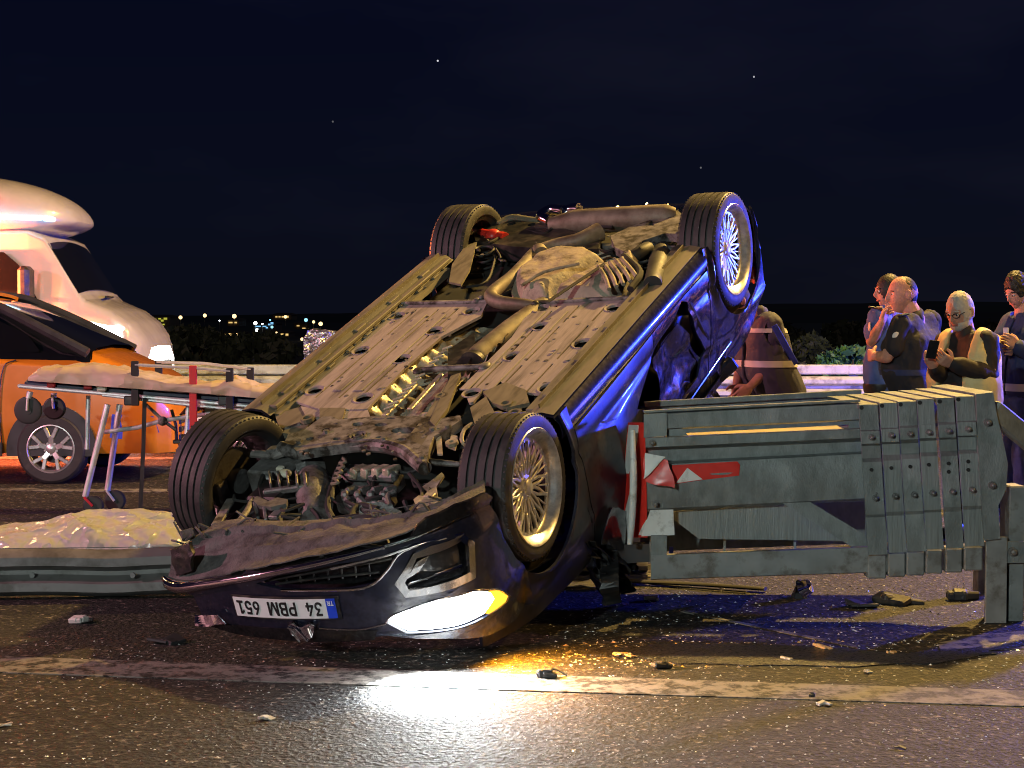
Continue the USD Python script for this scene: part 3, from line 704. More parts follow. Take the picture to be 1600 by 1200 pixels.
# tunnel: crinkled heat shield, resonator, propeller shaft brace
b = B(); P = []
for x in np.linspace(-1.62, -.30, 90):
    row = []
    for t in np.linspace(-1, 1, 29):
        y = .04 + .21 * t - .05 * (x + .9) * .6; z = .212 + .075 * (1 - abs(t) ** 3) + .012 * math.sin(x * 55 + 3 * t) * (abs(t) > .25) + .02 * (meshkit.fbm(A([[x * 7, y * 9, 1]]), 3, 3)[0] - .5)
        row.append((x, y, z))
    P.append(row)
b.grid(P); cp(b, 'heat_shield', 'heat_shield', smooth=25)
b = B(); b.tube([U(742, 566, .25), U(748, 558, .24), U(800, 516, .24), U(846, 482, .24), U(856, 474, .25)], [.05, .064, .064, .060, .045], 20); cp(b, 'resonator', 'exhaust_metal', smooth=35)
b = B(); b.cyl(U(738, 570, .25), U(742, 566, .25), .072, 20); b.ext(Up([(700, 548), (742, 520), (742, 548), (722, 590), (700, 600)], .215), .012, c=(0, 0, .21)); cp(b, 'resonator_cap', 'black_plastic', smooth=30)
b = B(); b.tube([U(652, 579, .19), U(690, 576, .185), (U(758, 573, .19))], .016, 10); b.ell(U(654, 579, .188), (.035, .03, .015)); b.ell(U(757, 572, .188), (.04, .03, .016)); cp(b, 'tunnel_brace', 'steel_arm', smooth=40)
b = B()
for (q, r) in (((640, 640), (690, 585)), ((668, 655), (725, 590)), ((600, 650), (650, 600))): b.bar(U(*q, .215), U(*r, .215), .03, .014, .004)
for k in range(14): b.bar(U(600 + 7 * k, 640 - 7.2 * k, .205), U(616 + 7 * k, 634 - 7.2 * k, .195), .012, .012, .003)
cp(b, 'shield_rib', 'heat_shield')
# exhaust run round the tank
b = B(); b.tube([U(938, 362, .16), U(905, 376, .17), U(868, 384, .175), U(838, 396, .18), U(822, 412, .18), U(800, 434, .18), U(772, 456, .18), U(768, 466, .18), U(784, 473, .185), U(815, 476, .19), U(840, 480, .21)], [.056, .046, .042, .042, .042, .040, .040, .040, .038, .034, .034], 14, smooth=5)
b.tube([U(846, 398, .17), U(842, 392, .17)], .047, 14)
cp(b, 'exhaust_pipe', 'exhaust_metal', smooth=45)
b = B(); pillow(b, Up([(798, 452), (803, 436), (838, 412), (872, 400), (925, 399), (948, 410), (905, 438), (868, 462), (858, 474), (812, 470)], .22), .27, .13, .07, .03, .03, 3)
pillow(b, Up([(862, 474), (868, 460), (895, 442), (935, 424), (962, 421), (985, 398), (1003, 408), (1003, 428), (975, 455), (955, 466)], .22), .27, .12, .06, .03, .05, 6)
pillow(b, Up([(850, 402), (880, 392), (940, 390), (960, 398), (940, 404), (900, 404)], .24), .28, .07, .05, .03, .02, 9)
cp(b, 'fuel_tank', 'tank_plastic', smooth=40)
b = B()
for k in range(5): b.tube([U(935 + 9 * k, 416 - 3 * k, .13), U(945 + 11 * k, 432 - 2 * k, .125), U(952 + 11 * k, 452 - 4 * k, .15)], .012, 8, smooth=3)
b.tube([U(815, 446, .13), U(850, 425, .11), U(905, 412, .115)], .010, 8, smooth=3)
cp(b, 'tank_rib', 'tank_plastic', smooth=50)
b = B(); b.bar(U(855, 472, .12), U(945, 412, .12), .028, .006, .002); b.tube([U(975, 400, .16), U(1000, 425, .14), U(985, 452, .16)], .02, 8, smooth=4); cp(b, 'tank_strap', 'underbody_dark', smooth=30)
# rear axle: cross member, arms, bushes, springs, shock absorbers
b = B()
b.ext(Up([(736, 352), (760, 344), (800, 350), (848, 356), (905, 370), (940, 376), (936, 396), (880, 398), (800, 392), (745, 384)], .22).difference(unary_union([Point(*U(800, 357, .22)[:2]).buffer(.03), Point(*U(832, 358, .22)[:2]).buffer(.025)])), .10, c=(0, 0, .19))
cp(b, 'rear_cross_member', 'black_plastic')
b = B(); b.ext(Up([(955, 376), (985, 362), (1035, 345), (1060, 336), (1070, 345), (1066, 374), (1040, 372), (1005, 384), (985, 404), (962, 394)], .2).difference(Polygon([tuple(U(*p, .2)[:2]) for p in ((1008, 359), (1020, 352), (1024, 360))])), .05, c=(0, 0, .17)); b.bar(U(930, 385, .24), U(1060, 390, .22), .05, .03, .008); cp(b, 'suspension_arm', 'steel_arm')
b = B(); b.ext(Up([(703, 448), (708, 420), (728, 392), (746, 385), (742, 402), (735, 430), (722, 452)], .2), .012, c=(0, 0, .17)); b.bar(U(690, 372, .25), U(790, 385, .24), .05, .03, .008); cp(b, 'suspension_arm', 'under_paint')
b = B()
for (px, py) in ((1013, 425), (762, 415)):
    c = U(px, py, .3); h = np.linspace(0, 6 * 2 * math.pi, 90)
    b.tube(np.column_stack([c[0] + .055 * np.cos(h), c[1] + .055 * np.sin(h), c[2] - .12 + .24 * h / h[-1]]), .010, 6)
cp(b, 'coil_spring', 'black_rubber', smooth=60)
b = B(); b.tube([U(1020, 445, .15), U(1030, 410, .2), U(1038, 380, .3)], [.05, .06, .05], 12); b.tube([U(985, 405, .2), U(1000, 395, .17), U(1012, 388, .2)], .04, 10); b.cyl(U(1070, 400, .2), U(1085, 405, .3), .05, 14); b.ell(U(1060, 395, .2), (.07, .05, .04)); cp(b, 'rubber_bush', 'black_rubber', smooth=40)
b = B(); b.tube([U(720, 372, .25), U(760, 372, .25), U(780, 380, .25)], .03, 10); b.cyl(U(752, 366, .2), U(790, 372, .2), .035, 12); b.ell(U(770, 368, .19), (.05, .05, .04)); cp(b, 'damper', 'reflective_red', smooth=40)
b = B(); b.tube([U(778, 352, .2), U(800, 342, .19), U(838, 345, .2), U(862, 338, .19)], [.025, .03, .022, .025], 10, smooth=4); b.bar(U(760, 345, .2), U(870, 352, .22), .04, .03, .008); cp(b, 'rear_link', 'under_paint', smooth=40)
b = B(); b.tube([U(860, 353, .19), U(900, 347, .18), U(980, 342, .18), U(1040, 338, .18), U(1056, 338, .19)], [.05, .075, .075, .072, .05], 18); cp(b, 'muffler', 'exhaust_metal', smooth=40)
b = B(); b.tube([U(858, 345, .17), U(845, 338, .15), U(860, 328, .13), U(880, 329, .13)], .034, 12, smooth=4); b.tube([U(880, 338, .17), U(890, 328, .14), U(905, 326, .13)], .036, 12, smooth=4); cp(b, 'tail_pipe', 'chrome', smooth=45)
b = B(); b.ell(U(907, 323, .13), (.010, .010, .009)); cp(b, 'rear_bulb', 'sodium_glow', smooth=True)
# many small bolts and clips on the underside
for x0, x1, y0, y1, n, z in ((-1.7, -.6, .16, .66, 36, .194), (-1.7, -.6, -.70, -.22, 36, .194), (-.36, .06, -.36, .30, 22, .183), (-3.0, -2.3, -.5, .6, 26, .19), (-2.3, -.4, .66, .71, 22, .190), (-2.3, -.4, -.71, -.66, 22, .190)):
    b = B()
    for k in range(n):
        q = A([rng.uniform(x0, x1), rng.uniform(y0, y1), z]); b.cyl(q + [0, 0, .006], q, rng.uniform(.007, .013), 7)
    cp(b, 'small_bolts', 'steel_arm', kind='stuff')
b = B()
for k in range(22):
    y = rng.uniform(-.5, .6); x = rng.uniform(-3.1, -2.25); p = A([x, y, .20]); pts = [p]
    for j in range(3): p = p + A([rng.uniform(-.12, .12), rng.uniform(-.16, .16), rng.uniform(-.015, .02)]); pts.append(p)
    b.tube(pts, rng.uniform(.006, .014), 6, smooth=4)
cp(b, 'rear_hoses', 'black_rubber', smooth=40, kind='stuff')
b = B()
for k in range(26):
    y = rng.uniform(-.45, .42); x = rng.uniform(.0, .62); p = A([x, y, .30]); pts = [p]
    for j in range(3): p = p + A([rng.uniform(-.10, .10), rng.uniform(-.14, .14), rng.uniform(-.02, .03)]); pts.append(p)
    b.tube(pts, rng.uniform(.005, .013), 6, smooth=4)
cp(b, 'engine_hoses', 'black_rubber', smooth=40, kind='stuff')
# brake hoses and cables
b = B()
for pts in ([(700, 440), (715, 400), (735, 380)], [(720, 450), (760, 440), (775, 400)], [(985, 460), (1010, 440), (1040, 420)], [(870, 620), (930, 560), (985, 500)]): b.tube([U(*p, .22) for p in pts], .008, 6, smooth=5)
cp(b, 'brake_hose', 'black_rubber', smooth=40)
# front of floor: brackets and jagged braces
b = B()
for pts, z, h in (([(636, 690), (668, 650), (700, 600), (712, 606), (690, 655), (660, 700)], .2, .03), ([(735, 640), (760, 622), (775, 650), (765, 668), (742, 664)], .2, .02), ([(755, 615), (790, 600), (822, 612), (828, 632), (792, 640), (770, 632)], .2, .02), ([(705, 590), (720, 585), (700, 640), (680, 668), (672, 660)], .19, .02), ([(850, 640), (872, 622), (884, 640), (868, 655)], .19, .02), ([(500, 640), (540, 640), (535, 662), (500, 668)], .2, .02), ([(430, 650), (470, 640), (490, 660), (470, 685), (440, 680)], .22, .03)):
    b.ext(Up(pts, z), h, c=(0, 0, z - h / 2))
for px, py in ((775, 650), (790, 632), (805, 646), (690, 620), (480, 655)): b.rev([(.02, -.01), (.034, -.01), (.034, .01), (.02, .01)], 14, axis='z', c=U(px, py, .19), closed=True)
cp(b, 'front_bracket', 'under_paint')
b = B(); b.ext(Up([(470, 636), (505, 642), (575, 642), (580, 655), (480, 655)], .205), .01, c=(0, 0, .2)); b.ext(Up([(735, 640), (790, 648), (850, 640), (855, 652), (745, 662)], .205), .01, c=(0, 0, .2)); cp(b, 'front_panel_edge', 'dusty_plastic')
# front subframe
sub = Up([(446, 694), (452, 682), (474, 678), (492, 664), (505, 655), (520, 655), (530, 660), (582, 655), (665, 654), (690, 658), (720, 653), (722, 660), (700, 675), (679, 686), (672, 702), (668, 728), (652, 728), (646, 718), (632, 706), (612, 698), (589, 693), (546, 697), (500, 703), (465, 709)], .2)
hl = [(560, 667, .03, .02), (596, 668, .035, .018), (634, 677, .075, .032), (527, 690, .022, .014), (595, 688, .024, .014), (629, 691, .024, .013), (590, 659, .03, .008), (612, 658, .025, .008), (510, 676, .02, .02), (485, 690, .022, .016), (560, 684, .034, .034), (656, 668, .016, .012)]
sub = sub.difference(unary_union([affinity.scale(Point(*U(x, y)[:2]).buffer(1, 16), ry, rx) for x, y, rx, ry in hl for rx, ry in ((rx, ry),)]))
b = B(); b.ext(sub, .05, c=(0, 0, .185))
q = [U(x, y, .215) for x, y in ((440, 700), (470, 706), (520, 700), (560, 696), (600, 697), (632, 706), (652, 722), (664, 732))]; b.tube(q, .034, 10, smooth=4)
b.bar(U(420, 706, .24), U(466, 700, .21), .06, .04, .01)
cp(b, 'front_subframe', 'steel_arm', smooth=30)
b = B(); c = U(560, 684, .19)
for r0, r1, z0 in ((.030, .040, -.012), (.014, .022, -.014)): b.rev([(r0, z0), (r1, z0 - .004), (r1, .02), (r0, .02)], 24, axis='z', c=c, closed=True)
b.cyl(c + [0, 0, -.01], c + [0, 0, .04], .012, 10)
for x, y in ((468, 692), (510, 676), (600, 687), (676, 672), (700, 668), (660, 716)): p = U(x, y, .185); b.cyl(p, p + [0, 0, -.014], .014, 6)
cp(b, 'subframe_mount', 'cast_metal', smooth=30)
b = B(); b.tube([U(668, 722, .22), U(700, 724, .23), U(740, 728, .26)], [.018, .014, .014], 8); b.tube([U(385, 708, .24), U(430, 712, .24), U(452, 704, .22)], .02, 8); b.tube([U(395, 690, .24), U(440, 676, .22), U(470, 664, .21)], [.024, .02, .016], 8); cp(b, 'control_arm', 'steel_arm', smooth=40)
b = B(); b.ext(Up([(700, 700), (706, 682), (716, 684), (712, 704)], .22), .012, c=(0, 0, .21)); b.rev([(.012, -.008), (.03, -.008), (.03, .008), (.012, .008)], 12, axis='z', c=U(706, 692, .2), closed=True); b.ext(Up([(682, 690), (690, 680), (692, 712), (684, 712)], .21), .01, c=(0, 0, .2)); b.tube([U(735, 700, .25), U(722, 690, .22), U(725, 672, .2), U(738, 662, .2)], .010, 6, smooth=4); cp(b, 'link_bracket', 'heat_shield', smooth=30)
# engine, gearbox and battery
eb = lambda b, px, py, z, size, bev=.01, R=None: b.box(U(px, py, z), size, bev, R)
b = B(); eb(b, 440, 745, .34, (.20, .24, .16)); b.tube([U(418, 752, .33), U(480, 738, .33), U(505, 736, .35)], [.07, .08, .06], 14); b.tube([U(488, 752, .33), U(492, 775, .33), U(494, 812, .36)], [.085, .088, .07], 18)
for k in range(5): b.bar(U(422 + 14 * k, 742, .26), U(424 + 14 * k, 762, .26), .010, .05, .003)
b.bar(U(412, 770, .27), U(486, 760, .27), .03, .03, .006)
cp(b, 'gearbox', 'cast_metal', smooth=25)
b = B(); eb(b, 430, 790, .36, (.18, .17, .18), .012); b.bar(U(398, 782, .28), U(404, 812, .30), .02, .03, .004); b.bar(U(412, 784, .28), U(416, 812, .3), .02, .03, .004); cp(b, 'battery_box', 'black_plastic')
b = B(); b.ext(Up([(396, 784), (402, 778), (412, 782), (420, 786), (434, 780), (450, 783), (448, 790), (424, 795), (404, 792)], .27), .02, c=(0, 0, .26)); b.box(U(434, 802, .29), (.09, .05, .02), .004); b.bar(U(398, 786, .27), U(404, 812, .3), .016, .022, .003); b.bar(U(413, 790, .27), U(416, 814, .3), .016, .022, .003); cp(b, 'battery_bracket', 'cast_metal')
b = B(); eb(b, 580, 752, .36, (.14, .30, .12), .02); eb(b, 580, 744, .29, (.05, .27, .05), .015); cp(b, 'cylinder_cover', 'cast_metal', smooth=30)
b = B()
for k in range(4):
    x = 556 + 17 * k; b.box(U(x + 5, 737, .28), (.10, .042, .05), .006, R3(.1 * k - .2, .25, .1))
b.bar(U(550, 742, .28), U(622, 738, .28), .03, .02, .006); cp(b, 'exhaust_manifold', 'heat_shield', smooth=40)
b = B(); b.box(U(572, 782, .37), (.13, .27, .10), .02); cp(b, 'intake_housing', 'cast_metal', smooth=30)
for k in range(4):
    x = 538 + 20 * k; b = B(); p = [U(x + 22, 764, .30), U(x + 2, 769, .285), U(x + 1, 778, .295), U(x + 16, 794, .33)]
    for a_, c_ in zip(p[:-1], p[1:]): b.bar(a_, c_, .035, .04, .010)
    cp(b, 'intake_rib', 'cast_metal', smooth=30)
b = B()
for x, y, r in ((575, 798, .04), (592, 800, .045), (605, 800, .036), (618, 806, .03)): b.cyl(U(x, y, .30), U(x, y + 6, .38), r, 14)
b.tube([U(610, 790, .28), U(606, 775, .28), U(616, 768, .28)], .012, 8, smooth=4); b.bar(U(596, 785, .29), U(598, 806, .3), .03, .03, .004)
cp(b, 'alternator', 'cast_metal', smooth=35)
b = B(); b.ext(Up([(690, 738), (694, 742), (682, 760), (684, 776), (690, 778), (680, 788), (672, 800), (652, 808), (645, 806), (652, 796), (646, 780), (654, 774), (666, 776), (668, 766), (660, 760), (672, 752)], .27), .012, c=(0, 0, .27)); b.box(U(672, 775, .26), (.04, .05, .02), .004); cp(b, 'mounting_bracket', 'heat_shield')
b = B()
for pts, r in (([(545, 700), (530, 730), (522, 748), (518, 780)], .012), ([(415, 735), (406, 760), (410, 785)], .012), ([(518, 760), (512, 790), (520, 810)], .014), ([(545, 815), (560, 790), (590, 795)], .014), ([(640, 740), (660, 770), (640, 800)], .010), ([(525, 812), (560, 808), (610, 812), (650, 806)], .016)):
    b.tube([U(*p, .28) for p in pts], r, 8, smooth=6)
cp(b, 'hose', 'black_rubber', smooth=40)
b = B(); b.ell(U(444, 740, .26), (.03, .04, .02)); b.box(U(438, 732, .25), (.03, .04, .02), .006); cp(b, 'reservoir', 'cream_plastic', smooth=30)
b = B()
for k in range(5): b.tube([U(536 - 3 * k, 716 + 8 * k, .25), U(540 - 3 * k, 722 + 8 * k, .24), U(530 - 3 * k, 724 + 8 * k, .25)], .008, 6, smooth=3)
cp(b, 'wiring_loom', 'under_paint', smooth=40)
b = B(); b.tube([U(370, 820, .24), U(385, 800, .26), U(402, 768, .30)], .014, 8); b.bar(U(338, 820, .3), U(362, 780, .36), .05, .015, .004); cp(b, 'radiator_support', 'steel_arm', smooth=30)

# ---- front bumper (its lower edge is uppermost) -------------------------------------------------------------
skin = Bp([(262, 912), (300, 921), (395, 902), (535, 875), (640, 847), (720, 817), (769, 786), (776, 800), (786, 838), (806, 872), (836, 896), (852, 905), (845, 930), (822, 968), (770, 996), (700, 1000), (606, 994), (480, 1000), (360, 986), (316, 962), (302, 930)])
intake = Bp([(400, 912), (432, 900), (520, 884), (628, 864), (585, 912), (545, 921), (440, 922)])
fog = Bp([(617, 911), (645, 865), (728, 836), (738, 848), (741, 902), (634, 931)])
lampcut = Bp([(603, 973), (616, 960), (677, 938), (740, 924), (778, 922), (800, 932), (798, 940), (766, 962), (712, 984), (636, 990)])
grille = Bp([(318, 975), (372, 976), (480, 982), (590, 984), (585, 1000), (480, 1004), (370, 992)])
b = B(); lay(b, skin.difference(intake).difference(fog).difference(lampcut), -.018, 0, .05); cp(clampg(b), 'front_bumper', 'car_paint', smooth=32)
b = B(); lay(b, intake.buffer(.01), -.07, -.062); lay(b, fog.buffer(.012), -.06, -.052); lay(b, grille, .001, .004); cp(clampg(b), 'intake_backing', 'grille_black')
b = B()
for pts in ([(408, 914), (500, 898), (590, 884), (610, 880)], [(425, 919), (500, 909), (575, 902), (590, 900)]): btube(b, pts, .0055, -.03)
for k in range(7): x = 440 + 22 * k; btube(b, [(x, 908 - 3.2 * k), (x + 2, 919 - 2 * k)], .004, -.035, sm=0)
cp(b, 'grille_bar', 'black_plastic', smooth=40)
b = B(); btube(b, [(440, 922), (545, 921), (582, 913), (606, 890), (630, 864), (700, 842)], .006, .002); btube(b, [(517, 889), (600, 871), (660, 851), (727, 834)], .006, .003); btube(b, [(595, 914), (612, 903), (622, 885), (618, 884)], .007, -.01); cp(b, 'chrome_trim', 'chrome', smooth=40)
b = B(); lay(b, Bp([(617, 911), (622, 903), (646, 866), (674, 854), (726, 835), (739, 847), (741, 902), (736, 906), (634, 932)]).difference(Bp([(633, 909), (651, 872), (720, 846), (730, 853), (732, 893), (640, 921)])), -.012, .010, .04)
btube(b, [(636, 918), (690, 899), (726, 885)], .006, -.02); cp(b, 'fog_lamp_surround', 'chrome', smooth=28)
b = B(); lay(b, Bp([(634, 908), (652, 880), (672, 870), (655, 895)]), -.03, -.01); cp(b, 'fog_lamp', 'chrome')
b = B(); lay(b, Bp([(652, 898), (674, 872), (722, 852), (728, 890)]), -.045, -.03); cp(b, 'fog_lamp_cover', 'car_glass')
# headlight: clear lens over a lit reflector, amber indicator at its outer end
hl_w = Bp([(603, 973), (616, 960), (677, 938), (735, 925), (770, 924), (778, 936), (762, 962), (712, 983), (636, 989)])
b = B(); lay(b, hl_w.buffer(-.006), -.03, -.010, .04); hp = clampg(b).out('headlight', 'headlight_glow', car, smooth=30)
b = B(); lay(b, Bp([(690, 957), (708, 950), (738, 944), (744, 952), (728, 964), (700, 970)]), -.006, -.003, .03); clampg(b).out('lamp_core', 'headlight_core', hp)
_s, _z = bump_px(712, 962); lamp('headlight_light', CM @ bsurf(_s, _z, .045) + CO, (.90, .97, 1), 430, .02, 44, CM @ A([1, -.10, .0]) + [0, 0, -1.15])
b = B(); lay(b, Bp([(772, 924), (786, 924), (800, 932), (797, 941), (768, 961), (780, 938)]), -.03, -.008, .04); clampg(b).out('indicator', 'indicator_glow', hp, smooth=30)
_s, _z = bump_px(790, 950); lamp('indicator_light', CM @ bsurf(_s, _z, .035) + CO, (1, .36, .01), 42, .012, 75, (.75, -.35, -1))
b = B(); btube(b, [(603, 973), (616, 960), (677, 938), (740, 923), (778, 921), (801, 932)], .004, .001); btube(b, [(500, 981), (560, 983), (603, 974)], .004, .004); clampg(b).out('lamp_trim', 'chrome', hp, smooth=40)
# number plate with its characters, upside down as the car is
b = B(); pl = Bp([(366, 930), (524, 933), (530, 963), (374, 959)]); q = A([bump_px(*p) for p in ((366, 930), (524, 933), (530, 963), (374, 959))])
def plate_box(s0, s1, z0, z1, w0, w1, b):
    # the characters and panels follow the bumper's curve. s runs to the car's right; image top is the plate's lower edge
    v, f = sub_mesh(sbox(s0, z0, s1, z1), 1.0, .03); return b.add(pmap(v[:, 0], v[:, 1], w0 + (w1 - w0) * v[:, 2]), f)
def pmap(a, c, w):
    """a 0..1 along the plate from its reading start, c 0..1 from its lower edge"""
    p0, p1, p2, p3 = q[1], q[0], q[3], q[2]          # reading start low, end low, end high, start high
    a, c = np.asarray(a)[:, None], np.asarray(c)[:, None]
    sz = (p0 * (1 - a) + p1 * a) * (1 - c) + (p3 * (1 - a) + p2 * a) * c
    return bsurf(sz[:, 0], sz[:, 1], w)
b = B(); plate_box(-.03, 1.02, -.08, 1.08, .003, .010, b); pp = cp(b, 'number_plate', 'black_plastic')
b = B(); plate_box(.085, 1.0, 0, 1, .0105, .013, b); b.out('plate_face', 'plate_white', pp)
b = B(); plate_box(0, .084, 0, 1, .0105, .013, b); b.out('country_band', 'plate_blue', pp)
def plate_text(txt, a0, a1, c0, c1, name, m):
    tm = meshkit.text_mesh(txt, 1.0, 1.0, True); v, f = A(tm.vertices), A(tm.faces)
    v, f = trimesh.remesh.subdivide_to_size(v, f, .5)
    lo, hi = v.min(0), v.max(0); n = (v - lo) / (hi - lo)
    b = B(); b.add(pmap(a0 + (a1 - a0) * n[:, 0], c0 + (c1 - c0) * n[:, 1], .0135 + .002 * n[:, 2]), f); b.out(name, m, pp)
plate_text('34', .125, .275, .14, .86, 'plate_character', 'ink_black')
plate_text('PBM', .37, .645, .14, .86, 'plate_character', 'ink_black')
plate_text('651', .735, .965, .14, .86, 'plate_character', 'ink_black')
plate_text('TR', .015, .07, .10, .34, 'country_letters', 'white_print')
# broken chrome badge under the plate
b = B(); q0 = A([bump_px(x, y) for x, y in ((454, 971), (462, 969), (475, 974), (488, 970), (495, 973), (494, 988), (484, 999), (472, 994), (460, 984))])
lay(b, Polygon(q0).buffer(0), .004, .03, .03); b.noise(.008, 25, 2); bd = cp(clampg(b), 'badge', 'chrome', smooth=30)
b = B()
for p0, p1 in (((460, 975), (474, 996)), ((468, 974), (486, 995)), ((486, 974), (492, 988)), ((457, 973), (466, 976))): btube(b, [p0, p1], .006, .036, sm=0)
clampg(b).out('badge_bar', 'chrome', bd, smooth=30)
# undershield and lip
top = [U(x, y, .22) for x, y in ((283, 852), (310, 834), (357, 814), (446, 817), (535, 812), (600, 812), (642, 811), (690, 800), (735, 780), (762, 768))]
lipz = [bump_px(x, y) for x, y in ((266, 905), (290, 912), (340, 905), (395, 895), (470, 880), (535, 868), (600, 853), (650, 838), (715, 806), (768, 776))]
lip = [bsurf(s, z, .0) for s, z in lipz]
top, lip = smooth_path(top, 7), smooth_path(lip, 7)
b = B(); P = []
for i in range(len(top)):
    row = []
    for t in np.linspace(0, 1, 26):
        p = top[i] * (1 - t) + lip[i] * t; h = .035 * math.sin(min(t * 1.25, 1) * math.pi) if t < .8 else 0
        p = p + [0, 0, -h - .018 * (.30 < t < .36) - .014 * (t > .62) + .03 * (meshkit.fbm(A([[p[0] * 9, p[1] * 9, 1]]), 4, 12)[0] - .5) + .012 * (meshkit.fbm(A([[p[0] * 40, p[1] * 40, 1]]), 2, 13)[0] - .5) * (t < .6)]
        row.append(p)
    P.append(row)
b.grid(P, thick=.006); cp(b, 'undershield', 'dusty_shield', smooth=25)
b = B()
for k in range(26):
    i, t = int(rng.integers(4, len(top) - 10)), rng.uniform(.05, .42); p = top[i] * (1 - t) + lip[i] * t + [0, 0, -.04]
    b.tube([p, p + rng.normal(0, .02, 3) + [0, .03, -.004], p + rng.normal(0, .03, 3) + [.0, .06, 0]], .005, 5, smooth=3)
for k in range(5):
    i = int(rng.integers(4, len(top) - 8)); t = rng.uniform(0, .3); p = top[i] * (1 - t) + lip[i] * t + [0, 0, -.03]; b.box(p, rng.uniform(.02, .07, 3) * [1, 1, .4], .004, R3(*rng.uniform(-1, 1, 3)))
cp(b, 'torn_clip', 'dusty_shield')
b = B(); btube(b, [(258, 903), (266, 912), (282, 917), (310, 914), (395, 900), (470, 886), (535, 873), (600, 858)], [.012, .024, .026, .022, .015, .014, .012, .007], .006, 10); cp(b, 'chrome_lip', 'chrome', smooth=45)
b = B(); btube(b, [(600, 857), (650, 842), (712, 815), (768, 786)], .008, .006, 8); cp(b, 'painted_lip', 'grille_black', smooth=45)
b = B(); v = A([bump_px(x, y) for x, y in ((642, 840), (652, 826), (668, 814), (720, 790), (764, 770), (772, 777), (764, 788), (716, 812), (668, 832))]); lay(b, Polygon(v).buffer(0), .004, .02, .03); cp(b, 'gloss_winglet', 'grille_black', smooth=28)
b = B(); lay(b, Bp([(264, 862), (286, 852), (300, 870), (296, 890), (278, 900), (270, 880)]), -.02, .0, .03); b.noise(.02, 12, 5); cp(b, 'torn_corner', 'black_plastic')
b = B(); crumple(b, [bsurf(*bump_px(312, 955), .02), bsurf(*bump_px(350, 958), .02), bsurf(*bump_px(364, 972), .03), bsurf(*bump_px(318, 968), .05)], 10, 6, .02, 5); cp(clampg(b), 'broken_lamp', 'chrome')
# torn liner hanging behind the right front wheel
b = B()
for k in range(16):
    x0, y0 = rng.uniform(900, 965), rng.uniform(838, 870); x1, y1 = x0 + rng.uniform(-20, 40), rng.uniform(870, 905); x2, y2 = x1 + rng.uniform(-10, 25), y1 + rng.uniform(10, 50)
    a_, b_, c_ = L3(x0, y0, -.85 + rng.uniform(-.05, .1)), L3(x1, y1, -.88 + rng.uniform(-.08, .1)), L3(x2, y2, -.9 + rng.uniform(-.08, .08))
    n = frame(c_ - a_)[:, 1] * rng.uniform(.012, .05); P = smooth_path([a_, b_, c_], 6); b.grid([[p - n, p + n * rng.uniform(.6, 1)] for p in P], thick=.003)
b.noise(.02, 14, 8); cp(clampg(b), 'torn_liner', 'black_plastic')
b = B(); crumple(b, [L3(955, 795, -.93), L3(985, 800, -.9), L3(975, 862, -.9), L3(940, 850, -.93)], 8, 10, .03, 31); cp(clampg(b), 'crushed_fender_edge', 'car_paint', smooth=30)
# ================================================================ crash cushion on the right
YC = 8.0
cush = thing('crash_cushion', 'weathered grey steel crash cushion of stacked overlapping panels wedged against the wreck', 'crash barrier', at(1300, 905, YC))
CB = at(1300, 905, YC)
def cu(b, name, m, **k):
    v, f = b.get(); b.v, b.f = [v - CB], [f]; return b.out(name, m, cush, **k)
def rows_panel(xL, xR, rows, thick=.008, xLb=None, xRb=None, n=14, wob=.0, seed=0, Y0=YC):
    """panel between pixel columns xL and xR; rows: (pixel row at the left, at the right, metres nearer than the plane)"""
    xLb, xRb = xL if xLb is None else xLb, xR if xRb is None else xRb
    y0, y1 = rows[0][0], rows[-1][0]; P = []
    for s in np.linspace(0, 1, n):
        row = []
        for yl, yr, d in rows:
            k = (yl - y0) / max(1e-6, y1 - y0)
            px = (xL + (xLb - xL) * k) * (1 - s) + (xR + (xRb - xR) * k) * s; py = yl * (1 - s) + yr * s
            p = at(px, py, Y0 - d)
            if wob: p = p + [0, wob * (meshkit.fbm(A([[p[0] * 3, p[2] * 4, seed]]), 3, seed)[0] - .5) * 2, 0]
            row.append(p)
        P.append(row)
    b = B(); b.grid(P, thick=-thick); return b
def face(pts, d0, d1, Y0=YC):
    """flat plate with the outline given in pixels, between Y0-d0 and Y0-d1"""
    q = [at(x, y, Y0 - d1) for x, y in pts]; po = Polygon([(p[0], p[2]) for p in q]).buffer(0)
    return po, lambda b: b.ext(po, abs(d1 - d0), T=A([[1, 0, 0, 0], [0, 0, -1, Y0 - min(d0, d1)], [0, 1, 0, 0], [0, 0, 0, 1]]))
def plate(pts, d0, d1, name, m, holes=(), Y0=YC):
    po, _ = face(pts, d0, d1, Y0)
    for h in holes: po = po.difference(face(h, d0, d1, Y0)[0])
    b = B(); b.ext(po, abs(d1 - d0), T=A([[1, 0, 0, 0], [0, 0, -1, Y0 - min(d0, d1)], [0, 1, 0, 0], [0, 0, 0, 1]]))
    return cu(b, name, m)
def bolt(px, py, d, r=.012, name='bolt'):
    p = at(px, py, YC - d); b = B(); b.cyl(p, p + [0, -.012, 0], r * 1.25, 14); b.cyl(p + [0, -.012, 0], p + [0, -.03, 0], r * .8, 10); b.ell(p + [0, -.03, 0], (r * .75, .006, r * .75), sub=1); cu(b, name, 'bolt_steel', smooth=30)
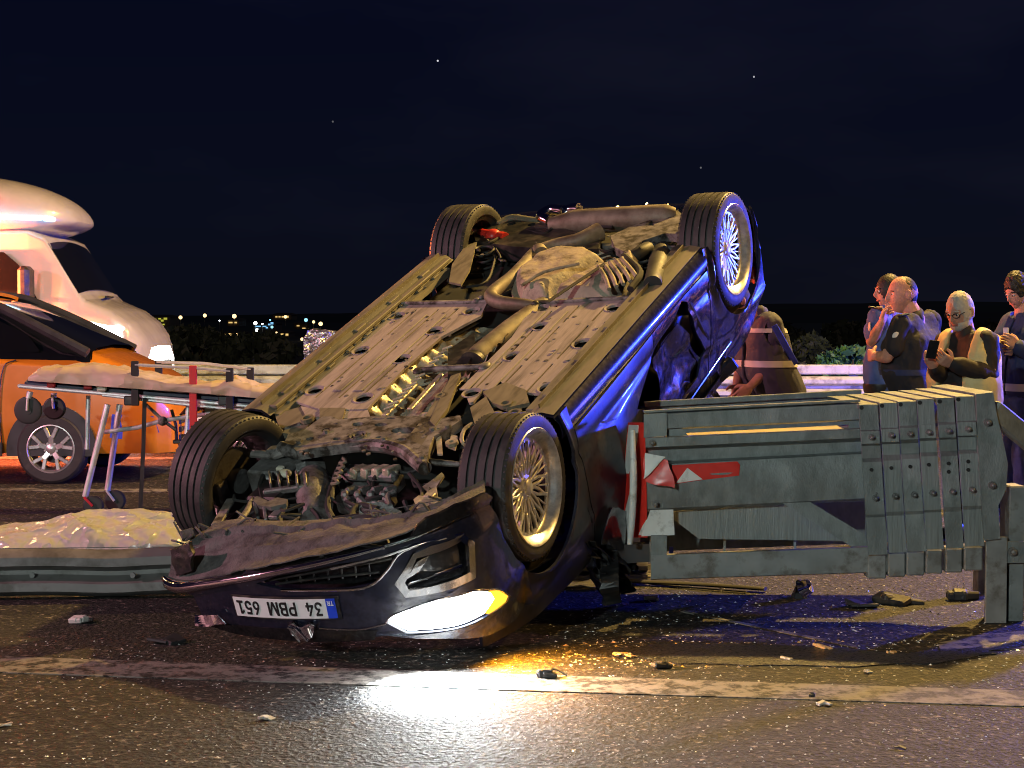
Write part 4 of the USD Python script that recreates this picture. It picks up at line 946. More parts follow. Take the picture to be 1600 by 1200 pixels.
# long front panel: top rail, slot with a flange behind it, corrugated beam, lower plate, base beam
cu(rows_panel(1008, 1345, [(645, 628, -.05), (648, 631, 0), (671, 655, 0), (673, 657, -.03)], .006, wob=.012), 'top_rail', 'galvanised', smooth=30)
plate([(1006, 647), (1042, 645), (1042, 681), (1006, 684)], .006, .012, 'end_cover', 'galvanised')
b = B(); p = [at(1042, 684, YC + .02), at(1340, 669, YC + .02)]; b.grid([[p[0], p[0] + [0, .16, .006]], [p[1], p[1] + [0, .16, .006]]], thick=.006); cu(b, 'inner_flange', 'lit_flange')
plate([(1042, 660), (1058, 659), (1076, 682), (1042, 684)], -.03, -.024, 'slot_gusset', 'galvanised')
plate([(1326, 648), (1372, 646), (1372, 668), (1326, 670)], -.03, -.024, 'slot_gusset', 'galvanised')
cu(rows_panel(1008, 1374, [(683, 667, -.02), (685, 669, .035), (699, 683, .035), (704, 689, -.035), (722, 704, -.035), (727, 708, .022), (745, 727, .034), (772, 753, .034), (796, 777, .024), (800, 781, -.01)], .008, 1012, 1380, wob=.014, seed=2, n=30), 'corrugated_beam', 'galvanised', smooth=25)
plate([(1053, 799), (1376, 778), (1376, 846), (1092, 842), (1053, 812)], -.07, -.062, 'lower_plate', 'galvanised_brushed', holes=[[(1264, 788), (1352, 784), (1352, 838)]])
plate([(1216, 782), (1262, 782), (1352, 836), (1356, 853), (1330, 854)], .0, .012, 'brace', 'galvanised')
plate([(1352, 783), (1382, 781), (1384, 850), (1354, 852)], .0, .010, 'brace', 'galvanised_brushed')
cu(rows_panel(1017, 1386, [(866, 852, -.08), (868, 854, .03), (905, 893, .03), (906, 894, -.08)], .008, 1017, 1388, wob=.003), 'base_beam', 'post_steel', smooth=30)
plate([(1017, 836), (1042, 836), (1042, 868), (1017, 869)], .0, .02, 'end_stub', 'galvanised')
plate([(940, 852), (1017, 850), (1017, 878), (950, 882)], -.2, -.12, 'nose_beam', 'ambulance_dark')
bolt(1019, 692, .035, .014); bolt(1024, 787, .03, .014); bolt(1363, 674, .036, .014); bolt(1367, 770, .036)
# back side of the box and diaphragms
b = B(); b.grid([[at(x, y, 8.85) for y in yy] for x, yy in ((1000, (634, 690, 780, 862)), (1420, (612, 668, 760, 846)))], thick=.01); cu(b, 'back_panel', 'galvanised')
for x in (1015, 1130, 1240):
    b = B(); b.grid([[at(x, 700 - (x - 1015) * .045, Y), at(x, 880 - (x - 1015) * .035, Y)] for Y in (8.12, 8.83)], thick=.012); cu(b, 'diaphragm', 'post_steel')
b = B(); b.bar(at(1006, 644, 8.0), at(1345, 626, 8.0), .05, .012, .003); b.v[-1] += [0, .03, 0]; cu(b, 'top_lip', 'galvanised')
b = B(); b.bar(at(1006, 632, 8.83), at(1345, 613, 8.83), .05, .03, .003); cu(b, 'top_lip', 'galvanised')
# the stack of overlapping fender panels
XL, XR = [1342, 1374, 1403, 1433, 1464, 1493], [1371, 1401, 1431, 1459, 1490, 1522]
YT = [632, 629, 627, 624, 622, 619]
for k in range(6):
    d = .052 + .012 * k; y = YT[k]; j = lambda a: a + rng.uniform(-1.2, 1.2)
    rw = [(y, 0), (y + 1, .004), (j(y + 39), .004), (j(y + 41), .022), (j(y + 61), .024), (j(y + 65), -.014), (j(y + 83), -.016), (j(y + 90), .012), (j(y + 150), .022), (j(y + 172), .020), (j(y + 178), .008), (y + 235, .008)]
    cu(rows_panel(XL[k], XR[k], [(a, a - .8, d + e) for a, e in rw], .012, XL[k] + 15, XR[k] + 16, n=7, wob=.009, seed=k), 'fender_panel', 'galvanised_brushed' if k % 2 else 'galvanised', smooth=22)
    b = B(); p0, p1 = at(XL[k], y, YC - d), at(XR[k], y - .8, YC - d); dp = .80
    b.grid([[p0, p0 + [-.0, dp, 0]], [p1, p1 + [0, dp, 0]]], thick=.02); cu(b, 'top_cap', 'galvanised')
    b = B(); p0, p1 = at(XL[k] + 15, y + 236, YC - d), at(XR[k] + 15, y + 236, YC - d); b.box((p0 + p1) / 2 + [0, .06, -.055], (p1[0] - p0[0], .10, .115), .006); cu(b, 'base_stub', 'post_steel')
    xm = (XL[k] + XR[k]) / 2
    bolt(xm + 5, y + 51, d + .024); bolt(xm + 11, y + 146, d + .022)
    b = B()
    for q in ((xm + 5, y + 102),) + (((xm + 5, y + 115),) if k > 3 else ()): p = at(q[0], q[1], YC - d - .014); b.cyl(p, p + [0, -.006, 0], .009, 10)
    p = at(XL[k] + 4, y + 5, YC - d - .004); b.cyl(p, p + [0, -.005, 0], .010, 10)
    cu(b, 'drilled_hole', 'ink_black')
plate([(1525, 616), (1552, 613), (1558, 650), (1570, 700), (1575, 725), (1572, 765), (1560, 790), (1563, 842), (1538, 845), (1530, 740)], .10, .135, 'end_plate', 'galvanised')
b = B(); p0, p1 = at(1525, 615, YC - .10), at(1552, 612, YC - .10); b.grid([[p0, p0 + [0, .85, 0]], [p1, p1 + [0, .85, 0]]], thick=.02); cu(b, 'top_cap', 'galvanised')
bolt(1543, 660, .135, .015); bolt(1550, 758, .135, .015)
b = B(); b.box(at(1556, 908, 7.9) , (.10, .02, .42), .003); b.box(at(1556, 908, 7.97), (.02, .12, .42), .003); b.box(at(1556, 908, 8.04), (.10, .02, .42), .003); cu(b, 'post', 'post_steel')
b = B(); b.box(at(1581, 865, 8.02), (.075, .16, .66), .006); cu(b, 'post', 'post_steel')
b = B(); b.box(at(1533, 895, 8.75), (.06, .10, .34), .004); cu(b, 'post', 'post_steel')
cu(rows_panel(1540, 1760, [(843, 845, -.02), (846, 847, .10), (880, 878, .10), (882, 880, -.02)], .01), 'base_beam', 'galvanised', smooth=30)
bolt(1582, 862, .10, .018)
b = B(); b.bar(at(1550, 640, 7.92), at(1760, 810, 8.3), .05, .105, .01); cu(b, 'diagonal_rail', 'galvanised')
# red and white nose sheet, torn
def nose(name, m, rows, d):
    b = B(); P = []
    for y, xl, xr in rows:
        r = []
        for t in np.linspace(0, 1, 9):
            px = xl + (xr - xl) * t; k = (px - 968) / (1012 - 968)
            r.append(at(px, y, YC + .30 * (1 - np.clip(k, 0, 1)) ** 1.6 - .012 - d))
        P.append(r)
    b.grid(P, thick=-.002); cu(b, name, m, smooth=40)
nose('nose_sheet', 'reflective_red', [(660, 982, 1008), (700, 978, 1009), (750, 975, 1010), (800, 972, 1011), (840, 970, 1012)], 0)
nose('chevron', 'reflective_white', [(664, 983, 998), (690, 980, 996), (715, 978, 990), (740, 977, 983)], .004)
nose('chevron', 'reflective_white', [(745, 990, 991), (770, 984, 990), (800, 977, 988), (830, 972, 985), (850, 970, 983)], .004)
nose('chevron', 'reflective_white', [(812, 1010, 1011), (822, 1004, 1012), (836, 998, 1012)], .004)
b = B(); b.tube([at(988, 672, 7.97), at(990, 740, 7.95), at(988, 800, 7.96), at(984, 850, 7.98)], [.012, .018, .018, .014], 10, smooth=3); cu(b, 'curled_edge', 'reflective_white', smooth=40)
plate([(1050, 727), (1152, 721), (1156, 726), (1155, 743), (1090, 751), (1050, 757)], .036, .039, 'reflective_tape', 'reflective_red')
plate([(1056, 755), (1074, 731), (1098, 749)], .0395, .042, 'tape_triangle', 'reflective_white')
b = B(); crumple(b, [at(1006, 716, 7.95), at(1046, 718, 7.93), at(1054, 764, 7.90), at(1010, 748, 7.94)], 10, 8, .02, 14, 9); cu(b, 'torn_tape', 'reflective_red', smooth=30)
b = B(); crumple(b, [at(1008, 708, 7.94), at(1040, 714, 7.925), at(1020, 734, 7.91), at(1007, 748, 7.92)], 8, 8, .012, 15, 9); cu(b, 'torn_tape', 'reflective_white', smooth=30)
plate([(1016, 797), (1052, 796), (1054, 836), (1002, 838)], .014, .018, 'reflective_square', 'reflective_white')
plate([(1046, 855), (1052, 855), (1052, 868), (1046, 868)], -.3, -.28, 'inner_reflector', 'blue_stripe')

# ================================================================ guardrails
def wbeam(L, Rr, y, hgt, depth, n=30, wob=0.0, seed=0, flip=1):
    """W-shaped rail from L to Rr (points on its lower edge)"""
    prof = [(1.0, 0), (.97, .5), (.86, 1), (.70, 1), (.56, .1), (.44, .1), (.30, 1), (.14, 1), (.03, .5), (0, 0)]
    L, Rr = A(L, float), A(Rr, float); P = []
    nrm = np.cross(Rr - L, (0, 0, 1)); nrm /= np.linalg.norm(nrm)
    for s in np.linspace(0, 1, n):
        c = L + (Rr - L) * s; dz = wob * (meshkit.fbm(A([[s * 5, seed, 0]]), 2, seed)[0] - .5) * 2
        P.append([c + [0, 0, hgt * a + dz] + nrm * depth * d * flip for a, d in prof])
    b = B(); b.grid(P, thick=.004); return b
t = thing('fallen_guardrail', 'flattened grey W-beam guardrail lying on the road left of the wreck', 'guardrail', gnd(0, 932))
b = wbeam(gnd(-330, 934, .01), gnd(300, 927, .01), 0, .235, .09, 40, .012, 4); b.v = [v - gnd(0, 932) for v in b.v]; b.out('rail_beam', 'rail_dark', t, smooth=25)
for px in (60, 215):
    b = B(); p = gnd(px, 930) + [0, -.10, .12]; b.cyl(p, p + [0, -.012, 0], .014, 8); b.v = [v - gnd(0, 932) for v in b.v]; b.out('bolt', 'bolt_steel', t)
t = thing('guardrail_section', 'short bent grey guardrail section under the wreck beside the crash cushion nose', 'guardrail', gnd(930, 905))
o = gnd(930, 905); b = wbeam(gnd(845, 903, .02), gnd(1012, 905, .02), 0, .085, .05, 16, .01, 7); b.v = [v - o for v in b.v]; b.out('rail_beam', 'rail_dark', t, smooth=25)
b = B(); b.box([.05, .25, .16], (.5, .12, .12), .01, R3(0, .05, .1)); b.out('spacer_block', 'post_steel', t)
YR = 21.5
t = thing('far_guardrail', 'long pale guardrail with a flat top rail along the far roadside', 'guardrail', (0, YR, 0))
z = lambda py: at(800, py, YR)[2]
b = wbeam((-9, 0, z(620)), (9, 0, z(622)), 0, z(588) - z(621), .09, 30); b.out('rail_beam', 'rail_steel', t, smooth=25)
b = B(); b.box((0, .05, (z(570) + z(585)) / 2), (18, .14, z(570) - z(585)), .012); b.out('top_rail', 'rail_steel', t)
for x in np.arange(-8, 8.1, 2.0):
    b = B(); b.box((x + .35, .10, (z(586)) / 2), (.12, .08, z(586)), .004); b.out('post', 'post_steel', t)
    b = B(); b.box((x + .35, .02, z(604)), (.10, .07, .2), .004); b.out('spacer_block', 'post_steel', t)
for x in np.arange(-7, 8, 4.0):
    b = B(); b.cyl((x + .35, -.055, z(604)), (x + .35, -.075, z(604)), .022, 8); b.out('bolt', 'bolt_steel', t)
# ================================================================ vehicles behind the wreck
def loft(b, st, thick=0.0):
    """st: list of (x, [(y, z) half profile from the bottom outside to the top middle])"""
    P = []
    for x, hp in st:
        P.append([(x, y, z) for y, z in hp] + [(x, -y, z) for y, z in hp[-2::-1]])
    return b.grid(P, thick=thick)
def sub_x(st, n):
    xs = [s[0] for s in st]; pr = A([s[1] for s in st], float)
    X = np.concatenate([np.linspace(xs[i], xs[i + 1], n, endpoint=False) for i in range(len(xs) - 1)] + [[xs[-1]]])
    o = np.argsort(xs); q = np.stack([[np.interp(X, A(xs)[o], pr[o, i, k]) for k in range(2)] for i in range(pr.shape[1])], 0)
    return [(x, [(q[i, 0, j], q[i, 1, j]) for i in range(pr.shape[1])]) for j, x in enumerate(X)]
def road_wheel(t, x, y, r, o, spokes=5, wid=.2, hub='wheel_silver'):
    d = B(); d.rev([(.03, -.03 * o), (r * .42, -.03 * o), (r * .42, -.01 * o), (.03, -.01 * o)], 28, closed=True, c=(x, y, r)); w = d.out('wheel', 'ambulance_dark', t, smooth=30)
    b = B(); pr = [(r * .64, -wid * .48), (r * .68, -wid * .5), (r * .90, -wid * .5), (r * .97, -wid * .42)]
    for q in (-.25, 0, .25): pr += [(r, wid * (q - .03)), (r - .008, wid * (q - .02)), (r - .008, wid * (q + .02)), (r, wid * (q + .03))]
    pr += [(r * .97, wid * .42), (r * .90, wid * .5), (r * .68, wid * .5), (r * .64, wid * .48)]
    b.rev(pr, 48, c=(x, y, r)); b.out('tyre', 'tyre_rubber', w, smooth=30)
    b = B(); b.rev([(r * .60, wid * .40 * o), (r * .66, wid * .50 * o), (r * .68, wid * .52 * o), (r * .655, wid * .53 * o), (r * .62, wid * .47 * o), (r * .60, wid * .30 * o), (r * .58, -wid * .3 * o)], 48, c=(x, y, r))
    for k in range(spokes):
        a = k / spokes * 2 * math.pi + .3; P = lambda rr, aa, yy=.38: (x + rr * math.cos(aa), y + wid * yy * o, r + rr * math.sin(aa))
        b.bar(P(r * .10, a), P(r * .36, a, .44), r * .16, .022, .006, (0, 1, 0))
        for da in (-.24, .24): b.bar(P(r * .32, a + da * .5, .44), P(r * .62, a + da * 1.15, .46), r * .11, .02, .005, (0, 1, 0))
        b.cyl(P(r * .17, a + .6, .36), P(r * .17, a + .6, .46), .011, 8)
    b.rev([(0, wid * .50 * o), (r * .10, wid * .48 * o), (r * .17, wid * .42 * o), (r * .19, wid * .3 * o)], 20, c=(x, y, r))
    b.out('rim', hub, w, smooth=35)
def xz_plate(t, name, m, pts, y0, th, o=-1, bev=None):
    """plate in the x-z plane at y0, th thick towards the outside o"""
    b = B(); b.ext(Polygon(pts).buffer(-.012).buffer(.012, 3), th, T=A([[1, 0, 0, 0], [0, 0, -1 if o < 0 else 1, y0], [0, 1, 0, 0], [0, 0, 0, 1]])); return b.out(name, m, t, smooth=30)
def van(name, label, cat, loc_, rz, body='ambulance_white', lights=True, beacons=(), light_m='van_headlight'):
    t = thing(name, label, cat, loc_, rz)
    def hp(hw, zt, hwt, zb=.34):
        zs = min(1.42, zt - .12); return [(hw * .96, zb), (hw, zb + .14), (hw * 1.005, .95), (hw * .985, zs), (max(hwt, .1) * 1.0, zt - .06), (hwt * .93, zt - .012), (hwt * .5, zt), (0, zt + .006)]
    st = [(.0, hp(.70, 1.10, .55)), (-.05, hp(.86, 1.22, .74)), (-.16, hp(.94, 1.36, .84)), (-.34, hp(.975, 1.49, .88)), (-.60, hp(.99, 1.60, .90)), (-.66, hp(.995, 1.66, .90)), (-1.02, hp(1.0, 2.24, .86)), (-1.20, hp(1.0, 2.32, .88)), (-2.2, hp(1.0, 2.32, .90)), (-5.7, hp(1.0, 2.32, .90)), (-5.75, hp(.98, 2.28, .88))]
    b = B(); loft(b, sub_x(st, 4)); b.out('body', body, t, smooth=35)
    # raised roof with rounded nose
    P = []
    for s in np.concatenate([np.linspace(0, 1, 16) ** 2 * 1.5, [3, 5.1]]):
        k = math.sqrt(max(0, 1 - (1 - min(s / 1.5, 1)) ** 2)); x = -.80 - s; hw = .25 + .73 * k ** .8; up = .52 * k; dn = .20 * min(1, k * 1.3)
        P.append([(x, hw * math.cos(a) * (1 if abs(math.cos(a)) < .99 else 1), 2.43 + (up if math.sin(a) > 0 else dn) * np.sign(math.sin(a)) * abs(math.sin(a)) ** .7) for a in np.linspace(0, 2 * math.pi, 33)])
    b = B(); b.grid(P); rf = b.out('raised_roof', body, t, smooth=50)
    # windscreen, windows, doors
    b = B(); b.grid([[(x, y * hw, z + .014 - .05 * y * y) for y in np.linspace(-.97, .97, 9)] for x, z, hw in ((-.67, 1.69, .88), (-.79, 1.88, .865), (-.90, 2.06, .85), (-.995, 2.205, .84))], thick=.006); b.out('windscreen', 'car_glass', t, smooth=30)
    for o in (-1, 1):
        xz_plate(t, 'side_window', 'car_glass', [(-1.02, 1.52), (-2.05, 1.52), (-2.05, 2.08), (-1.40, 2.08), (-1.25, 1.95)], o * .985, .012, o)
        xz_plate(t, 'side_window', 'car_glass', [(-2.6, 1.55), (-3.7, 1.55), (-3.7, 2.05), (-2.6, 2.05)], o * .985, .012, o)
        xz_plate(t, 'door', body, [(-1.02, .50), (-2.12, .50), (-2.12, 1.49), (-1.02, 1.49)], o * 1.004, .008, o)
        xz_plate(t, 'door_handle', 'black_plastic', [(-1.92, 1.26), (-2.08, 1.26), (-2.08, 1.30), (-1.92, 1.30)], o * 1.013, .03, o)
        xz_plate(t, 'side_stripe', 'ambulance_stripe', [(-2.2, 1.05), (-5.6, 1.05), (-5.6, 1.25), (-2.2, 1.25)], o * 1.0045, .006, o)
        b = B(); b.box((-1.12, o * 1.19, 1.72), (.12, .26, .42), .04); b.bar((-1.12, o * .97, 1.62), (-1.12, o * 1.1, 1.62), .05, .04, .01); b.out('door_mirror', 'black_plastic', t, smooth=30)
        for xx in (-1.0, -2.14): xz_plate(t, 'door_seam', 'ambulance_dark', [(xx, .5), (xx - .012, .5), (xx - .012, 2.1 if xx < -2 else 1.5), (xx, 2.1 if xx < -2 else 1.5)], o * 1.001, .006, o)
        xz_plate(t, 'side_marker', 'indicator_glow', [(-.62, 1.10), (-.72, 1.10), (-.72, 1.14), (-.62, 1.14)], o * 1.0, .012, o)
        xz_plate(t, 'wheel_arch', 'ambulance_dark', [(-.95 + .42 * math.cos(a), .36 + .42 * math.sin(a)) for a in np.linspace(-.1, math.pi + .1, 20)], o * .94, .068, o)
        for x in (-.95, -4.6): road_wheel(t, x, o * .90, .345, o)
        b = B(); b.hull([(-.10, o * .62, 1.0), (-.12, o * .62, 1.17), (-.02, o * .74, 1.02), (-.05, o * .74, 1.15), (-.20, o * .955, 1.10), (-.23, o * .955, 1.31), (-.72, o * .998, 1.24), (-.78, o * .998, 1.40), (-.16, o * .80, 1.30)])
        h = b.out('headlight', light_m if lights else 'cream_plastic', t, smooth=25)
    b = B(); b.box((-.03, 0, .80), (.08, 1.1, .30), .03)
    for k in range(4): b.box((.02, 0, .70 + .07 * k), (.03, 1.05, .02), .005)
    b.out('grille', 'grille_black', t)
    b = B(); b.box((-.03, 0, .46), (.16, 1.72, .24), .05); b.out('bumper', 'ambulance_dark', t, smooth=30)
    b = B(); b.box((-.60, .2, 1.63), (.03, .9, .02), .004, R3(0, 0, .15)); b.out('wiper', 'black_plastic', t)
    for pts, m in beacons:
        b = B()
        if len(pts) == 2: b.bar(pts[0], pts[1], .05, .05, .012)
        else: b.ell(pts[0], (.10, .10, .07))
        b.out('light_strip' if len(pts) == 2 else 'beacon', m, rf, smooth=30)
    return t
ax = (227 - 800) / F * 17.6
van('ambulance', 'white high-roof ambulance with lit headlamps and roof lights behind the taxi', 'ambulance', (ax, 18.4, 0), 0, beacons=[
    (((-1.05, -.80, 2.44), (-1.60, -.985, 2.44)), 'beacon_white_blue'), (((-1.50, -.99, 2.50), (-2.2, -1.0, 2.50)), 'beacon_white_blue'), (((-1.75, -1.0, 2.42), (-2.5, -1.0, 2.42)), 'beacon_white_blue'),
    (((-.84, -.22, 2.43), (-1.04, -.78, 2.435)), 'beacon_white_blue'), (((-1.62, -.97, 2.62),), 'beacon_red')])
# out of the frame on both sides: the vehicles whose beacons light the scene
van('police_van', 'white police van with blue beacons standing past the right edge', 'van', tuple(BLUE * [1, 1, 0] + [.9, .2, 0]), 2.3, lights=False, beacons=[(((-.75, .0, 2.9),), 'beacon_blue'), (((-.60, -.4, 2.46), (-.60, .4, 2.46)), 'beacon_blue')])

# ---- taxi ---------------------------------------------------------------------------------------------------
t = thing('taxi', 'orange taxi with silver five-spoke wheel and dark windscreen behind the stretcher', 'taxi', at(85, 757, 14.4) + [0, .88, 0], math.radians(-1.5))
def hp(hw, zs, zt, hwt, zb=.26): return [(hw * .94, zb), (hw * .99, zb + .10), (hw, .55 if zs > .62 else zs * .8), (hw * .99, zs - .05), (hw * .955, zs), (hwt, zt - .02), (hwt * .8, zt), (0, zt + .02)]
st = [(1.02, hp(.55, .58, .62, .40)), (.98, hp(.68, .66, .70, .55)), (.86, hp(.80, .80, .86, .62)), (.66, hp(.85, .90, .97, .68)), (.36, hp(.87, .99, 1.10, .70)), (.20, hp(.875, 1.03, 1.16, .70)), (-.5, hp(.88, 1.07, 1.18, .70)), (-1.4, hp(.88, 1.09, 1.2, .70)), (-2.9, hp(.88, 1.1, 1.2, .70)), (-3.4, hp(.84, 1.08, 1.15, .6))]
b = B(); loft(b, sub_x(st, 5)); b.out('body', 'taxi_orange', t, smooth=38)
def gh(hw, zt, hwt): return [(hw, 1.04), (hw * .985, 1.10), (hwt + .03, zt - .10), (hwt, zt - .03), (hwt * .8, zt), (0, zt + .02)]
st = [(.32, gh(.80, 1.16, .72)), (-.50, gh(.845, 1.53, .64)), (-.9, gh(.85, 1.62, .64)), (-2.2, gh(.85, 1.70, .64)), (-3.2, gh(.82, 1.64, .6)), (-3.4, gh(.8, 1.2, .6))]
b = B(); loft(b, sub_x(st, 5)); b.out('cabin', 'car_glass', t, smooth=30)
b = B()
for o in (-1, 1): b.tube([(.30, o * .81, 1.12), (-.12, o * .78, 1.335), (-.52, o * .69, 1.52), (-.9, o * .66, 1.62), (-2.2, o * .66, 1.70), (-3.2, o * .62, 1.62)], .045, 8, smooth=4)
b.out('window_pillar', 'ambulance_dark', t, smooth=40)
b = B(); b.grid([[(x, y * .62, 1.70 - .04 * y * y - .09 * max(0, x + 1.2) * 2) for y in np.linspace(-1, 1, 7)] for x in (-.75, -1.2, -2.2, -3.1)], thick=.03); b.out('roof', 'taxi_orange', t, smooth=40)
for o in (-1, 1):
    xz_plate(t, 'wheel_arch', 'ambulance_dark', [(.385 * math.cos(a), .30 + .385 * math.sin(a)) for a in np.linspace(-.15, math.pi + .15, 24)], o * .82, .066, o)
    xz_plate(t, 'wheel_arch', 'ambulance_dark', [(-2.6 + .385 * math.cos(a), .30 + .385 * math.sin(a)) for a in np.linspace(-.15, math.pi + .15, 24)], o * .82, .066, o)
    for x in (0, -2.6): road_wheel(t, x, o * .80, .305, o)
    xz_plate(t, 'side_window', 'car_glass', [(-.10, 1.13), (-.95, 1.13), (-.95, 1.50), (-.62, 1.47), (-.22, 1.28)], o * .80, .01, o)
    b = B(); b.tube([(-.42, o * .885, .30), (-.44, o * .892, .70), (-.40, o * .885, 1.0), (-.30, o * .86, 1.06)], .006, 5, smooth=4); b.out('door_seam', 'ambulance_dark', t)
    b = B(); b.bar((-.46, o * .895, .93), (-.62, o * .895, .935), .025, .03, .008); b.out('door_handle', 'chrome', t, smooth=30)
    xz_plate(t, 'sill_cladding', 'black_plastic', [(-.42, .24), (-2.2, .24), (-2.2, .36), (-.42, .36)], o * .88, .02, o)
    b = B(); b.bar((-.50, o * .90, .82), (-1.2, o * .90, .84), .018, .02, .004); b.out('door_trim', 'chrome', t)
    b = B(); b.hull([(.62, o * .84, .82), (.66, o * .845, .70), (.86, o * .77, .74), (.94, o * .66, .66), (.92, o * .66, .74), (.80, o * .76, .84)]); b.out('headlight', 'chrome', t, smooth=30)
    b = B(); b.hull([(.50, o * .87, .40), (.52, o * .87, .60), (.86, o * .80, .58), (.90, o * .76, .44), (.80, o * .80, .36)]); b.out('fog_lamp_recess', 'blue_stripe', t, smooth=30)
b = B()
for k in range(4): b.tube([(.70, -.80, .34 + .07 * k), (.92, -.66, .34 + .07 * k), (1.03, -.30, .34 + .07 * k), (1.03, .30, .34 + .07 * k), (.92, .66, .34 + .07 * k)], .017, 6, smooth=4)
b.out('grille', 'taxi_orange', t, smooth=40)
b = B(); b.box((.97, 0, .45), (.10, 1.0, .30), .04); b.out('grille_backing', 'grille_black', t)
b = B(); b.box((1.045, 0, .46), (.02, .5, .11), .004); b.out('number_plate', 'plate_white', t)

# ---- stretcher ----------------------------------------------------------------------------------------------
YS = 12.2; SB = gnd(165, 806)
t = thing('stretcher', 'wheeled ambulance stretcher with rumpled white sheet and folding chrome legs', 'stretcher', SB)
sa = lambda px, py, d=0: at(px, py, YS + d) - SB
def so(b, name, m, smooth=35): return b.out(name, m, t, smooth=smooth)
b = B(); P = []
for px in np.linspace(50, 442, 90):
    topy = np.interp(px, [50, 58, 75, 150, 205, 250, 300, 345, 366, 400, 442], [586, 577, 572, 569, 579, 588, 597, 597, 588, 603, 604]); boty = np.interp(px, [50, 150, 300, 442], [594, 602, 612, 624])
    zt, zb = sa(px, topy)[2], sa(px, boty)[2]; x = sa(px, 600)[0]; row = []
    for k, (d, f) in enumerate(((.0, 0), (-.01, .3), (.0, .62), (.03, .85), (.10, .97), (.2, 1.0), (.32, 1.0), (.42, .97), (.50, .85), (.53, .5), (.53, 0))):
        w = .018 * (1 - 3.5 * abs(meshkit.noise(A([[x * 6 + d * 6, d * 8 - x * 4, f * 2]]), 3)[0] - .5)) + .009 * (1 - 3.5 * abs(meshkit.noise(A([[x * 14 - d * 9, d * 14 + x * 5, f * 2]]), 5)[0] - .5)) + .010 * (meshkit.fbm(A([[x * 22, d * 25, f * 3]]), 2, 4)[0] - .5) - .012
        row.append((x, d + w * .5, zb + (zt - zb) * f + w * (f > .2)))
    P.append(row)
b.grid(P, thick=.004); so(b, 'sheet_cover', 'stretcher_sheet', 50)
b = B(); p, q = sa(52, 594, .26), sa(442, 624, .26); b.bar(p + [0, 0, -.015], q + [0, 0, -.015], .50, .07, .025); so(b, 'mattress', 'mattress_navy')
for d in (0, .54):
    b = B(); b.tube([sa(30, 603, d), sa(120, 611, d), sa(420, 637, d)], .016, 10); so(b, 'frame_tube', 'aluminium')
    b = B(); b.tube([sa(160, 617, d), sa(300, 633, d), sa(420, 645, d)], .012, 10); so(b, 'frame_tube', 'aluminium')
for px, py in ((30, 603), (130, 612), (250, 622), (370, 633)):
    b = B(); b.cyl(sa(px, py, 0), sa(px, py, .54), .013, 8); so(b, 'cross_tube', 'aluminium')
for px, y0, y1, d, m in ((211, 564, 634, -.07, 'strap_black'), (302, 571, 690, -.075, 'red_strap'), (359, 575, 640, -.07, 'strap_black'), (391, 574, 600, .55, 'strap_black'), (248, 564, 600, .55, 'strap_black')):
    b = B(); b.bar(sa(px, y0, d), sa(px + 1, y1, d), .012, .046, .004, (0, 1, 0)) if False else b.box((sa(px, y0, d) + sa(px, y1, d)) / 2, (.055, .02, abs(sa(px, y0, d)[2] - sa(px, y1, d)[2])), .005); so(b, 'side_rail_post', m)
b = B(); b.tube([sa(211, 570, -.07), sa(300, 575, -.07), sa(360, 580, -.07)], .012, 8); so(b, 'side_rail', 'aluminium')
b = B(); b.tube([sa(245, 566, .55), sa(320, 568, .55), sa(392, 577, .55)], .012, 8); so(b, 'side_rail', 'aluminium')
for px in (205, 352): b = B(); b.box(sa(px, 626, -.02), (.10, .03, .07), .008); so(b, 'rail_bracket', 'black_plastic')
b = B(); b.box(sa(159, 604, -.03), (.07, .03, .07), .01); so(b, 'latch', 'cream_plastic')
for px, py in ((80, 600), (137, 603)): b = B(); b.box(sa(px, py, -.02), (.06, .02, .05), .006); so(b, 'mattress_strap', 'red_strap')
def leg(a, c, wc, r, d, fork):
    b = B(); b.tube([sa(*a, d), sa(*c, d)], .023, 12); so(b, 'leg', 'aluminium')
    w = sa(*wc, d); b = B()
    for s in (-.03, .03): b.tube([sa(*c, d) + [0, s, 0], w + [0, s, 0]], .010, 8)
    f = so(b, 'caster_fork', fork)
    b = B(); b.rev([(r * .3, -.016), (r * .85, -.016), (r, -.008), (r, .008), (r * .85, .016), (r * .3, .016)], 28, c=w); b.cyl(w + [0, -.02, 0], w + [0, .02, 0], r * .3, 12); b.out('caster_wheel', 'black_rubber', f, smooth=30)
leg((168, 632), (133, 776), (146, 790), .075, 0, 'red_strap'); leg((187, 632), (168, 766), (180, 782), .078, .30, 'aluminium')
leg((47, 612), (45, 622), (44, 641), .10, -.02, 'aluminium'); leg((84, 614), (84, 622), (85, 638), .085, .45, 'aluminium')
b = B(); b.tube([sa(138, 618, .3), sa(136, 702, .3)], .017, 10); so(b, 'leg', 'aluminium')
b = B(); b.tube([sa(294, 632, .1), sa(290, 706, .1)], .017, 10); so(b, 'leg', 'aluminium')
b = B(); b.tube([sa(163, 675, .1), sa(215, 668, .1), sa(255, 657, .1), sa(330, 646, .1)], .016, 8); so(b, 'brace', 'aluminium')
b = B(); b.tube([sa(228, 632, .1), sa(255, 657, .1), sa(275, 672, .1)], .012, 8); b.ell(sa(254, 658, .08), (.035, .03, .035)); so(b, 'brace_joint', 'steel_arm')
b = B(); b.grid([[sa(px - 3.2 + s, py, -.04 + .01 * math.sin(py * .1)) for s in (0, 6.4)] for px, py in ((226, 622), (225, 660), (224, 700), (222, 740), (220, 780), (219, 803))], thick=.003); so(b, 'hanging_strap', 'strap_black')
b = B(); b.ell(sa(219, 803, -.04), (.03, .02, .012)); so(b, 'strap_buckle', 'black_plastic')
